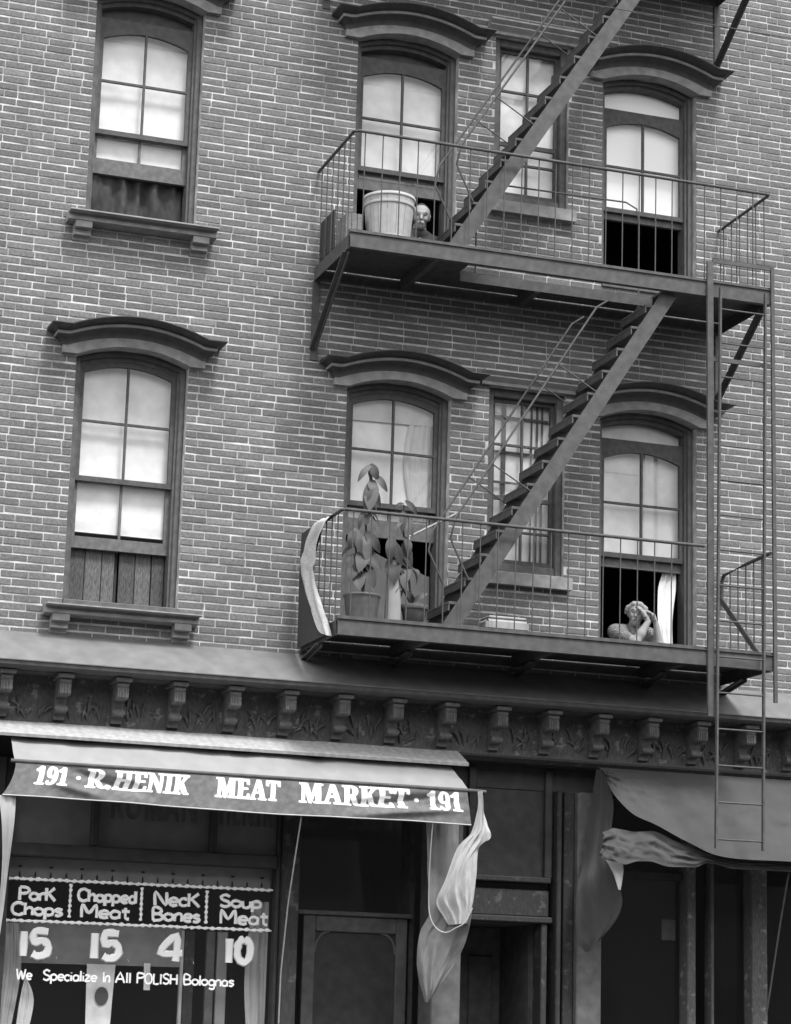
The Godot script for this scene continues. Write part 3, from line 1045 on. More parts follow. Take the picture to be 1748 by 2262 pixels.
func build_opposite_row():
	# the dark row of houses on the other side of the street, mirrored in the shop glass
	var x := -26.0
	var k := 0
	var names := ["plain dark brick house across the street", "taller dark brick house across the street", "low dark brick house across the street", "wide dark brick house across the street", "narrow dark brick house across the street", "end house of the dark brick row across the street"]
	for h in [9.5, 10.5, 8.5, 9.8, 10.2, 9.0]:
		var w: float = [9.0, 8.0, 9.5, 10.0, 7.5, 9.0][k]
		var t := thing("brick_house", names[k], "house", "houses across the street")
		var st := begin()
		box(st, Vector3(x, -0.126, 22.0), Vector3(x + w - 0.02, h, 30.0))
		part(t, "wall", st, "opposite")
		st = begin()
		box(st, Vector3(x, h + 0.002, 21.6), Vector3(x + w - 0.02, h + 0.4, 30.0))
		part(t, "cornice", st, "opposite")
		for i in 3:
			for j in 3:
				st = begin()
				var wx: float = x + 1.2 + i * (w - 2.4) / 2.0 - 0.5
				box(st, Vector3(wx, 1.2 + j * 2.9, 21.96), Vector3(wx + 1.0, 2.9 + j * 2.9 - 0.2, 21.995))
				part(t, "window", st, "shop_dark")
		x += w
		k += 1

# ---------------------------------------------------------------- fire escape
const FX0 := 1.91
const FX1 := 5.58
const FZ := 0.95

func platform(f: Node3D, yt: float, hole: Array):
	var p := sub(f, "platform")
	var st := begin()
	box(st, Vector3(FX0, yt - 0.122, FZ - 0.008), Vector3(FX1, yt - 0.004, FZ))
	box(st, Vector3(FX0, yt - 0.122, FZ - 0.05), Vector3(FX1, yt - 0.113, FZ - 0.009))
	part(p, "front_channel", st, "iron")
	st = begin()
	box(st, Vector3(FX0 - 0.004, yt - 0.003, FZ - 0.05), Vector3(FX1 + 0.004, yt + 0.028, FZ - 0.012))
	box(st, Vector3(FX0 - 0.004, yt - 0.003, FZ - 0.0115), Vector3(FX1 + 0.004, yt + 0.004, FZ + 0.012))
	part(p, "front_kerb", st, "iron")
	for x in [FX0, FX1 - 0.01]:
		st = begin()
		box(st, Vector3(x, yt - 0.12, 0.002), Vector3(x + 0.01, yt - 0.005, FZ - 0.051))
		part(p, "side_channel", st, "iron")
	st = begin()
	box(st, Vector3(FX0 + 0.012, yt - 0.1, 0.012), Vector3(FX1 - 0.012, yt - 0.025, 0.022))
	part(p, "wall_channel", st, "iron")
	for x in [2.64, 3.68, 4.82]:
		st = begin()
		var z1 := FZ - 0.052
		if hole.size() > 0 and x > hole[0] and x < hole[1]:
			z1 = hole[2]
		box(st, Vector3(x, yt - 0.11, 0.024), Vector3(x + 0.05, yt - 0.024, z1))
		part(p, "cross_beam", st, "iron")
	if hole.size() > 0:
		st = begin()
		box(st, Vector3(hole[0], yt - 0.1, hole[2]), Vector3(hole[1], yt - 0.024, hole[2] + 0.01))
		part(p, "well_trimmer", st, "iron")
	var z := 0.035
	while z < FZ - 0.09:
		var segs := [[FX0 + 0.012, FX1 - 0.012]]
		if hole.size() > 0 and z > hole[2] - 0.02:
			segs = [[FX0 + 0.012, hole[0]], [hole[1], FX1 - 0.012]]
		for s in segs:
			st = begin()
			box(st, Vector3(s[0], yt - 0.022, z), Vector3(s[1], yt - 0.006, z + 0.0415))
			part(p, "slat", st, "iron")
		z += 0.0465

func railing(f: Node3D, yt: float, fx1: float, gaps: bool):
	var r := sub(f, "railing")
	var top := yt + 0.84
	var st := begin()
	tube(st, [Vector3(FX0 + 0.01, top - 0.015, 0.0), Vector3(FX0 + 0.01, top, FZ - 0.03), Vector3(FX0 + 0.04, top + 0.003, FZ - 0.008), Vector3(fx1, top, FZ - 0.008)], 0.0135, 8)
	part(r, "handrail", st, "iron")
	if not gaps:
		st = begin()
		tube(st, [Vector3(fx1, top, FZ - 0.008), Vector3(FX1 - 0.01, top, FZ - 0.04), Vector3(FX1 - 0.01, top - 0.02, 0.0)], 0.0135, 8)
		part(r, "handrail", st, "iron")
	var x := FX0 + 0.10
	while x < fx1 - 0.03:
		st = begin()
		tube(st, [Vector3(x, yt + 0.02, FZ - 0.02), Vector3(x, top, FZ - 0.01)], 0.0052, 5, 1.0, false)
		part(r, "baluster", st, "iron")
		x += 0.148
	for sx in [FX0 + 0.01, FX1 - 0.01]:
		if gaps and sx > 5.0:
			continue
		for k in 6:
			st = begin()
			var z := 0.1 + 0.148 * k
			tube(st, [Vector3(sx, yt - 0.01, z), Vector3(sx, top - 0.005, z)], 0.0052, 5, 1.0, false)
			part(r, "baluster", st, "iron")

func bracket(f: Node3D, x: float, yt: float, drop: float, out: float):
	var b := sub(f, "bracket")
	var st := begin()
	bar(st, Vector3(x, yt - 0.125, out), Vector3(x, yt - drop, 0.03), 0.055, 0.012, Vector3(1, 0, 0))
	bar(st, Vector3(x - 0.018, yt - 0.128, out - 0.02), Vector3(x - 0.018, yt - drop - 0.003, 0.02), 0.012, 0.05, Vector3(1, 0, 0))
	part(b, "strut", st, "iron")
	st = begin()
	box(st, Vector3(x - 0.03, yt - drop - 0.09, 0.002), Vector3(x + 0.03, yt - 0.124, 0.014))
	part(b, "wall_plate", st, "iron")

func stair(f: Node3D, x0: float, y0: float, ytop: float):
	var s := sub(f, "stair")
	var k := 0.634
	var zs := [0.87, 0.37]
	var d := Vector3(k, 1.0, 0.0).normalized()
	var nrm := Vector3(-d.y, d.x, 0.0)
	for z in zs:
		var st := begin()
		bar(st, Vector3(x0, y0, z), Vector3(x0 + (ytop - y0) * k, ytop, z), 0.125, 0.012)
		part(s, "stringer", st, "iron")
		# handrail on stanchions
		st = begin()
		var off := nrm * 0.44
		var a := Vector3(x0, y0, z) + d * 0.75 + off
		var b := Vector3(x0, y0, z) + d * ((ytop - y0) / d.y - 0.52) + off
		tube(st, [Vector3(x0, y0, z) + d * 0.42 + nrm * 0.1, a - d * 0.16 - nrm * 0.06, a, b, b + d * 0.12 - nrm * 0.05], 0.009, 6)
		for t in [0.25, 0.72]:
			var p := a.lerp(b, t)
			tube(st, [p, p - off + nrm * 0.03 + d * 0.02], 0.006, 5)
		part(s, "stair_rail", st, "iron")
	var y := y0 + 0.2
	while y < ytop - 0.05:
		var st := begin()
		var x := x0 + (y - y0) * k
		cbox(st, Vector3(x - 0.135, y - 0.012, zs[1] + 0.007), Vector3(x + 0.03, y + 0.012, zs[0] - 0.007), 0.004)
		box(st, Vector3(x - 0.135, y - 0.06, zs[1] + 0.007), Vector3(x - 0.125, y - 0.013, zs[0] - 0.007))
		part(s, "tread", st, "iron")
		y += 0.2

func build_fire_escape():
	var f := thing("fire_escape", "iron fire escape with slatted landings, steep stairs and thin railings", "fire escape")
	platform(f, 4.68, [])
	platform(f, 7.735, [3.02, 4.74, 0.42])
	platform(f, 10.79, [3.02, 4.74, 0.42])
	railing(f, 4.68, 4.96, true)
	railing(f, 7.735, 5.56, false)
	railing(f, 10.79, 5.56, false)
	for y in [7.735, 10.79]:
		for x in [FX0 + 0.02, FX1 - 0.02]:
			bracket(f, x, y, 0.70, 0.85)
	for x in [FX0 + 0.02, 2.665, 3.705, 4.845, FX1 - 0.02]:
		bracket(f, x, 4.68, 0.2, 0.5)
	stair(f, 2.83, 4.69, 7.62)
	stair(f, 2.81, 7.75, 10.67)
	# end guard of the lowest landing: bent bar with a diagonal brace
	var g := sub(f, "end_guard")
	var st := begin()
	tube(st, [Vector3(5.56, 5.52, 0.93), Vector3(5.57, 5.51, 0.5), Vector3(5.58, 5.49, 0.06), Vector3(5.58, 5.44, 0.03), Vector3(5.58, 5.25, 0.03)], 0.016, 8)
	bar(st, Vector3(5.575, 5.28, 0.03), Vector3(5.53, 4.7, 0.78), 0.05, 0.012, Vector3(1, 0, 0))
	part(g, "brace", st, "iron")
	for k in 5:
		st = begin()
		tube(st, [Vector3(5.57, 4.68, 0.2 + 0.14 * k), Vector3(5.57, 5.5, 0.2 + 0.14 * k)], 0.0065, 5, 1.0, false)
		part(g, "baluster", st, "iron")
	# guide frame of the drop ladder
	var q := sub(f, "ladder_guide")
	st = begin()
	box(st, Vector3(4.975, 4.15, FZ + 0.004), Vector3(5.028, 7.9, FZ + 0.03))
	part(q, "guide_post", st, "iron")
	st = begin()
	box(st, Vector3(5.56, 4.30, FZ + 0.004), Vector3(5.59, 7.93, FZ + 0.026))
	part(q, "guide_post", st, "iron")
	for y in [7.90, 7.06]:
		st = begin()
		box(st, Vector3(5.03, y, FZ + 0.006), Vector3(5.558, y + 0.035, FZ + 0.02))
		part(q, "guide_bar", st, "iron")
	# thin guard rail round the stair well
	st = begin()
	tube(st, [Vector3(3.2, 7.74, 0.3), Vector3(3.2, 8.5, 0.3), Vector3(3.26, 8.56, 0.3), Vector3(4.55, 8.575, 0.3), Vector3(4.65, 8.53, 0.3), Vector3(4.67, 8.42, 0.3), Vector3(4.67, 7.74, 0.3)], 0.008, 6)
	part(f, "well_guard", st, "iron")
	# drop ladder
	var l := thing("drop_ladder", "narrow iron drop ladder hanging in its guide at the end of the fire escape", "ladder")
	for a in [[5.075, 5.022], [5.485, 5.43]]:
		st = begin()
		bar(st, Vector3(a[0], 7.68, 1.012), Vector3(a[1], 3.12, 1.012), 0.016, 0.03)
		part(l, "ladder_rail", st, "iron")
	for k in 16:
		var y := 3.19 + 0.287 * k
		var t := (7.68 - y) / 4.56
		st = begin()
		tube(st, [Vector3(lerpf(5.075, 5.022, t), y, 1.012), Vector3(lerpf(5.485, 5.43, t), y, 1.012)], 0.0075, 6)
		part(l, "rung", st, "iron")
	# clothes wire
	var w := begin()
	tube(w, [Vector3(9.5, 10.02, 1.0), Vector3(5.7, 9.985, 1.0), Vector3(3.68, 9.966, 1.0), Vector3(0.0, 9.98, 1.0), Vector3(-6.0, 10.1, 1.0)], 0.0045, 5)
	var o := part(self, "overhead_wire", w, "iron")
	o.set_meta("label", "thin overhead wire strung across the upper fire escape stair")
	o.set_meta("category", "wire")

# ---------------------------------------------------------------- meat market awning
func raster_text(im: Image, txt: String, xa: float, xb: float, y0: float, y1: float):
	var tm := TextMesh.new()
	var f := SystemFont.new()
	f.font_names = PackedStringArray(["Droid Serif"])
	f.font_weight = 700
	tm.font = f
	tm.text = txt
	tm.font_size = 96
	tm.pixel_size = 0.01
	tm.depth = 0.0
	var arr := tm.get_mesh_arrays()
	var v: PackedVector3Array = arr[Mesh.ARRAY_VERTEX]
	var ix: PackedInt32Array = arr[Mesh.ARRAY_INDEX]
	var lo := Vector3.INF
	var hi := -Vector3.INF
	for p in v:
		lo = lo.min(p)
		hi = hi.max(p)
	var q := PackedVector2Array()
	for p in v:
		q.append(Vector2(lerpf(xa, xb, (p.x - lo.x) / (hi.x - lo.x)), lerpf(y1, y0, (p.y - lo.y) / (hi.y - lo.y))))
	for i in range(0, ix.size(), 3):
		var a := q[ix[i]]
		var b := q[ix[i + 1]]
		var c := q[ix[i + 2]]
		var den := (b - a).cross(c - a)
		if absf(den) < 0.0001:
			continue
		for yy in range(int(minf(a.y, minf(b.y, c.y))), int(maxf(a.y, maxf(b.y, c.y))) + 2):
			for xx in range(int(minf(a.x, minf(b.x, c.x))), int(maxf(a.x, maxf(b.x, c.x))) + 2):
				if xx < 0 or yy < 0 or xx >= im.get_width() or yy >= im.get_height():
					continue
				var p := Vector2(xx + 0.5, yy + 0.5)
				var w0 := (b - p).cross(c - p) / den
				var w1 := (c - p).cross(a - p) / den
				var w2 := (a - p).cross(b - p) / den
				if w0 >= -0.02 and w1 >= -0.02 and w2 >= -0.02:
					var k := 0.93 + 0.05 * nz.get_noise_2d(xx * 0.2, yy * 0.2)
					for ox in range(-4, 5):
						im.set_pixel(clampi(xx + ox, 0, 2047), clampi(yy + (ox % 2) * 2, 0, 175), Color(k, k, k))

func build_market_awning():
	var a := thing("shop_awning", "rolled-up canvas awning lettered MEAT MARKET over the butcher's window", "awning")
	# sloping top sheet
	var rows := []
	for r in 7:
		var t := r / 6.0
		var row := []
		for c in 81:
			var s := c / 80.0
			var p := Vector3(lerpf(-0.385, 3.075, s), 3.70, 0.32).lerp(Vector3(lerpf(-0.395, 3.11, s), 3.505, 0.60), t)
			var w := nz.get_noise_2d(s * 9.0, t * 2.0) * 0.010 * sin(PI * t) + (0.022 * nz.get_noise_1d(s * 5.0 + 40.0) * (1.0 - t))
			row.append(p + Vector3(0, w, w * 0.5))
		rows.append(row)
	var st := begin()
	sheet(st, rows)
	part(a, "top_sheet", st, "canvas")
	st = begin()
	tube(st, [Vector3(-0.42, 3.497, 0.602), Vector3(1.5, 3.494, 0.602), Vector3(3.16, 3.49, 0.602), Vector3(3.26, 3.487, 0.60)], 0.014, 8)
	part(a, "front_bar", st, "cornice_dark")
	# lettered valance
	var im := Image.create(2048, 176, false, Image.FORMAT_RGB8)
	var bg := noise_image(256, 0.02, 0.36, 0.46, 4, 5)
	for y in 176:
		for x in 2048:
			im.set_pixel(x, y, bg.get_pixel(x % 256, y % 256))
	var X := func(x: float) -> float: return (x + 0.43) / 3.55 * 2048.0
	for t in [["191", -0.265, -0.03], ["R.", 0.118, 0.30], ["HENIK", 0.325, 0.888], ["MEAT", 1.098, 1.592], ["MARKET", 1.751, 2.632], ["191", 2.789, 3.06]]:
		raster_text(im, t[0], X.call(t[1]), X.call(t[2]), 16.0, 112.0)
	for x in [0.05, 2.70]:
		var cx: float = X.call(x)
		for yy in range(50, 80):
			for xx in range(int(cx) - 14, int(cx) + 15):
				if Vector2(xx - cx, yy - 65).length() < 10.5:
					im.set_pixel(xx, yy, Color(0.93, 0.93, 0.93))
	im.generate_mipmaps()
	var vm := StandardMaterial3D.new()
	vm.albedo_texture = ImageTexture.create_from_image(im)
	vm.roughness = 0.95
	vm.metallic_specular = 0.2
	vm.cull_mode = BaseMaterial3D.CULL_DISABLED
	rows = []
	for r in 25:
		var t := r / 24.0
		var row := []
		for c in 241:
			var s := c / 240.0
			var x := lerpf(lerpf(-0.385, -0.475, t * t), lerpf(3.105, 3.135, t), s)
			var y := lerpf(3.492, 3.222 + 0.022 * pow(1.0 - s, 2.0) + 0.006 * sin(s * 9.0), t)
			var z := 0.605 + 0.035 * t
			z += 0.012 * t * sin(s * 31.0) + 0.02 * t * nz.get_noise_1d(s * 6.0)
			# creases where the cloth sags between its ties
			for cr in [[0.11, 0.15, 0.30, 0.78, -0.030], [0.20, 0.38, 0.28, 0.60, -0.022], [0.06, 0.5, 0.22, 0.95, 0.018], [0.70, 0.70, 0.96, 0.20, -0.032], [0.72, 0.95, 0.99, 0.55, 0.024], [0.84, 0.62, 0.99, 0.35, -0.02]]:
				var A := Vector2(cr[0] * 13.0, cr[1])
				var B := Vector2(cr[2] * 13.0, cr[3])
				var P := Vector2(s * 13.0, t)
				var h := clampf((P - A).dot(B - A) / (B - A).length_squared(), 0.0, 1.0)
				var dd := (P - A - (B - A) * h).length()
				z += 1.6 * cr[4] * exp(-dd * dd / 0.012) * sin(PI * clampf(h, 0.05, 0.95))
			row.append(Vector3(x, y, z))
		rows.append(row)
	st = begin()
	sheet(st, rows)
	part(a, "valance", st, vm, "dark valance painted 191 R. HENIK MEAT MARKET 191 in white")
	st = begin()
	tube(st, rows[24].filter(func(_p): return true), 0.005, 5)
	part(a, "hem", st, "drape")
	# pale twisted side curtain at the right end
	st = begin()
	cloth(st, [Vector3(3.19, 3.487, 0.60), Vector3(3.185, 3.36, 0.62), Vector3(3.143, 3.166, 0.6), Vector3(3.06, 3.061, 0.55), Vector3(2.985, 2.82, 0.5), Vector3(2.934, 2.642, 0.45), Vector3(2.99, 2.53, 0.45), Vector3(3.03, 2.47, 0.45)],
		[Vector3(3.225, 3.487, 0.60), Vector3(3.228, 3.36, 0.63), Vector3(3.255, 3.236, 0.66), Vector3(3.282, 3.135, 0.66), Vector3(3.196, 3.05, 0.64), Vector3(3.19, 2.84, 0.62), Vector3(3.184, 2.654, 0.58), Vector3(3.15, 2.485, 0.55)], 64, 48, 0.016, 4.4, 0.3, 0.05)
	part(a, "side_curtain", st, "drape", "pale side curtain bunched and hanging loose")
	st = begin()
	cloth(st, [Vector3(2.93, 2.72, 0.36), Vector3(2.905, 2.55, 0.36), Vector3(2.85, 2.40, 0.32), Vector3(2.842, 2.172, 0.3), Vector3(2.89, 1.97, 0.3), Vector3(2.912, 1.89, 0.3)],
		[Vector3(3.19, 2.75, 0.54), Vector3(3.185, 2.52, 0.52), Vector3(3.175, 2.351, 0.45), Vector3(3.129, 2.214, 0.4), Vector3(3.005, 2.007, 0.35), Vector3(2.93, 1.885, 0.3)], 48, 36, 0.014, 3.6, 0.7, 0.03)
	part(a, "curtain_tail", st, "tail", "grey tail of the side curtain tapering to a point")
	st = begin()
	cloth(st, [Vector3(2.83, 3.26, 0.45), Vector3(2.86, 2.9, 0.42), Vector3(2.90, 2.55, 0.38)], [Vector3(3.16, 3.3, 0.3), Vector3(3.16, 2.9, 0.3), Vector3(3.14, 2.52, 0.34)], 24, 30, 0.012, 4.5, 0.1)
	part(a, "curtain_lining", st, "tail")
	st = begin()
	var ep := [Vector3(2.824, 3.23, 0.62), Vector3(2.845, 2.95, 0.52), Vector3(2.878, 2.648, 0.42), Vector3(2.9, 2.512, 0.42), Vector3(2.95, 2.435, 0.44), Vector3(3.013, 2.413, 0.47), Vector3(3.067, 2.447, 0.52), Vector3(3.121, 2.489, 0.57), Vector3(3.17, 2.60, 0.6)]
	var eps := []
	for i in 41:
		eps.append(cat(ep, i / 40.0))
	tube(st, eps, 0.0045, 6)
	part(a, "curtain_edge", st, "drape")
	# left end curtain, a narrow strip
	st = begin()
	cloth(st, [Vector3(-0.50, 3.24, 0.64), Vector3(-0.46, 3.05, 0.6), Vector3(-0.42, 2.75, 0.5), Vector3(-0.412, 2.44, 0.4), Vector3(-0.43, 2.0, 0.3), Vector3(-0.44, 1.5, 0.25)],
		[Vector3(-0.37, 3.24, 0.62), Vector3(-0.368, 3.05, 0.6), Vector3(-0.372, 2.75, 0.5), Vector3(-0.372, 2.44, 0.4), Vector3(-0.39, 2.0, 0.3), Vector3(-0.41, 1.5, 0.25)], 30, 10, 0.006, 1.5, 0.2)
	part(a, "side_curtain", st, "drape", "narrow pale curtain strip at the end of the valance")
	st = begin()
	tube(st, [Vector3(1.78, 3.235, 0.62), Vector3(1.785, 2.9, 0.46), Vector3(1.792, 2.57, 0.3), Vector3(1.815, 2.07, 0.1), Vector3(1.83, 1.7, 0.04)], 0.006, 6)
	part(a, "pull_rope", st, "ledge")

func build_second_awning():
	var a := thing("shop_awning", "plain dark canvas awning sagging open beside the house door", "awning")
	var low := [Vector3(4.40, 3.66, 0.32), Vector3(4.42, 3.519, 0.48), Vector3(4.512, 3.385, 0.6), Vector3(4.67, 3.305, 0.68), Vector3(4.906, 3.178, 0.76), Vector3(5.2, 3.074, 0.8), Vector3(5.79, 3.066, 0.81), Vector3(6.6, 3.062, 0.81), Vector3(7.4, 3.06, 0.81)]
	var rows := []
	for r in 31:
		var t := r / 30.0
		var row := []
		for c in 91:
			var s := c / 90.0
			var b := cat(low, s)
			var top := Vector3(lerpf(4.40, 7.4, pow(s, 1.15)), 3.792, 0.155)
			var p := top.lerp(b, t)
			var bell := sin(PI * t)
			p.z += 0.06 * bell + 0.012 * bell * nz.get_noise_2d(s * 7.0, t * 3.0)
			var fan := exp(-s * 7.0)
			p.z += 0.022 * fan * bell * sin(t * 26.0 + s * 34.0) + 0.028 * bell * nz.get_noise_2d(s * 10.0 - t * 3.0, t * 4.0) + 0.012 * bell * nz.get_noise_2d(s * 30.0 - t * 9.0, t * 6.0)
			row.append(p)
		rows.append(row)
	var st := begin()
	sheet(st, rows)
	part(a, "canopy", st, "canvas_dark")
	# crumpled hanging edge
	var up := [Vector3(4.283, 3.24, 0.52), Vector3(4.366, 3.275, 0.55), Vector3(4.513, 3.25, 0.58), Vector3(4.67, 3.26, 0.63), Vector3(4.906, 3.16, 0.70), Vector3(5.2, 3.07, 0.72), Vector3(5.79, 3.06, 0.70), Vector3(7.4, 3.05, 0.68)]
	var hem := [Vector3(4.212, 3.037, 0.6), Vector3(4.311, 3.023, 0.62), Vector3(4.409, 2.984, 0.66), Vector3(4.506, 3.014, 0.68), Vector3(4.613, 3.018, 0.70), Vector3(4.755, 2.981, 0.72), Vector3(4.994, 2.988, 0.73), Vector3(5.082, 3.026, 0.73), Vector3(5.161, 3.02, 0.72), Vector3(5.3, 2.992, 0.71), Vector3(5.6, 2.995, 0.7), Vector3(7.4, 2.99, 0.66)]
	rows = []
	for r in 17:
		var t := r / 16.0
		var row := []
		for c in 91:
			var s := c / 90.0
			var xs := lerpf(4.21, 7.4, pow(s, 1.6))
			var u := at_x(up, xs + 0.05 * (1.0 - s) * (1.0 - t))
			var h := at_x(hem, xs)
			var p := u.lerp(h, t)
			var fan := exp(-s * 3.0)
			p.z += 0.03 * sin(PI * t) * fan + 0.02 * fan * sin(t * 17.0 - s * 16.0 + 5.0 * nz.get_noise_2d(s * 6.0, t * 2.0)) * (1.0 - 0.5 * t) + 0.035 * nz.get_noise_2d(s * 14.0, t * 4.0) * sin(PI * t)
			row.append(p)
		rows.append(row)
	st = begin()
	sheet(st, rows)
	part(a, "valance", st, "canvas_dark", "crumpled canvas edge hanging below the fold")
	st = begin()
	cloth(st, [Vector3(4.40, 3.78, 0.12), Vector3(4.34, 3.4, 0.13), Vector3(4.286, 3.043, 0.15), Vector3(4.208, 2.823, 0.2), Vector3(4.2, 2.55, 0.2), Vector3(4.225, 2.37, 0.2), Vector3(4.29, 2.31, 0.22)],
		[Vector3(4.42, 3.75, 0.24), Vector3(4.45, 3.5, 0.34), Vector3(4.40, 3.2, 0.4), Vector3(4.42, 2.96, 0.42), Vector3(4.5, 2.75, 0.42), Vector3(4.46, 2.56, 0.38), Vector3(4.33, 2.36, 0.26)], 50, 24, 0.016, 1.8, 0.4, 0.02)
	part(a, "side_flap", st, "canvas_dark", "limp canvas flap at the awning's open end")
	st = begin()
	cloth(st, [Vector3(4.335, 3.03, 0.46), Vector3(4.39, 2.93, 0.48), Vector3(4.43, 2.80, 0.5)], [Vector3(4.48, 3.01, 0.48), Vector3(4.47, 2.9, 0.5), Vector3(4.448, 2.796, 0.5)], 10, 8, 0.006, 1.0, 0.2)
	part(a, "lining_corner", st, "white_cloth", "small white triangular corner of lining")
	st = begin()
	tube(st, [Vector3(5.852, 3.03, 0.66), Vector3(5.85, 2.6, 0.5), Vector3(5.84, 1.9, 0.28)], 0.009, 6)
	part(a, "awning_rod", st, "iron")

func at_x(p: Array, x: float) -> Vector3:
	for i in p.size() - 1:
		if x <= p[i + 1].x or i == p.size() - 2:
			var t := clampf((x - p[i].x) / (p[i + 1].x - p[i].x), 0.0, 1.0)
			t = t * t * (3.0 - 2.0 * t) * 0.5 + t * 0.5
			var q: Vector3 = p[i].lerp(p[i + 1], t)
			q.x = clampf(x, p[0].x, p[-1].x)
			return q
	return p[-1]

# ---------------------------------------------------------------- shades, curtains, shop window things
func shade(o: Array, y0: float, y1: float, label: String, m := "shade", slant := 0.0, zs := -0.222):
	var x0: float = o[0] + 0.068
	var x1: float = o[1] - 0.068
	var t := thing("roller_shade", label, "shade", "roller shades behind the upper windows")
	var rows := []
	for r in 13:
		var v := r / 12.0
		var row := []
		for c in 13:
			var s := c / 12.0
			var yb := y0 + slant * (s - 0.5)
			row.append(Vector3(lerpf(x0, x1, s), lerpf(y1, yb, v), zs + 0.006 * nz.get_noise_2d(s * 2.0 + y0, v * 3.0) + 0.004 * sin(v * 7.0)))
		rows.append(row)
	var st := begin()
	sheet(st, rows)
	part(t, "shade_cloth", st, m)
	st = begin()
	tube(st, [Vector3(x0, y0 - slant * 0.5, zs), Vector3(x1, y0 + slant * 0.5, zs)], 0.007, 6)
	part(t, "shade_slat", st, m)
	st = begin()
	tube(st, [Vector3(x0 - 0.005, y1 + 0.012, zs - 0.028), Vector3(x1 + 0.005, y1 + 0.012, zs - 0.028)], 0.018, 8)
	part(t, "roller", st, "sash_gray")

func drapes(n: String, label: String, cat_: String, m: String, l: Array, r: Array, amp: float, waves: float, seed: float, group := ""):
	var t := thing(n, label, cat_, group)
	var st := begin()
	cloth(st, l, r, 24, 40, amp, waves, seed, 0.0, 0.25)
	part(t, "fabric", st, m)

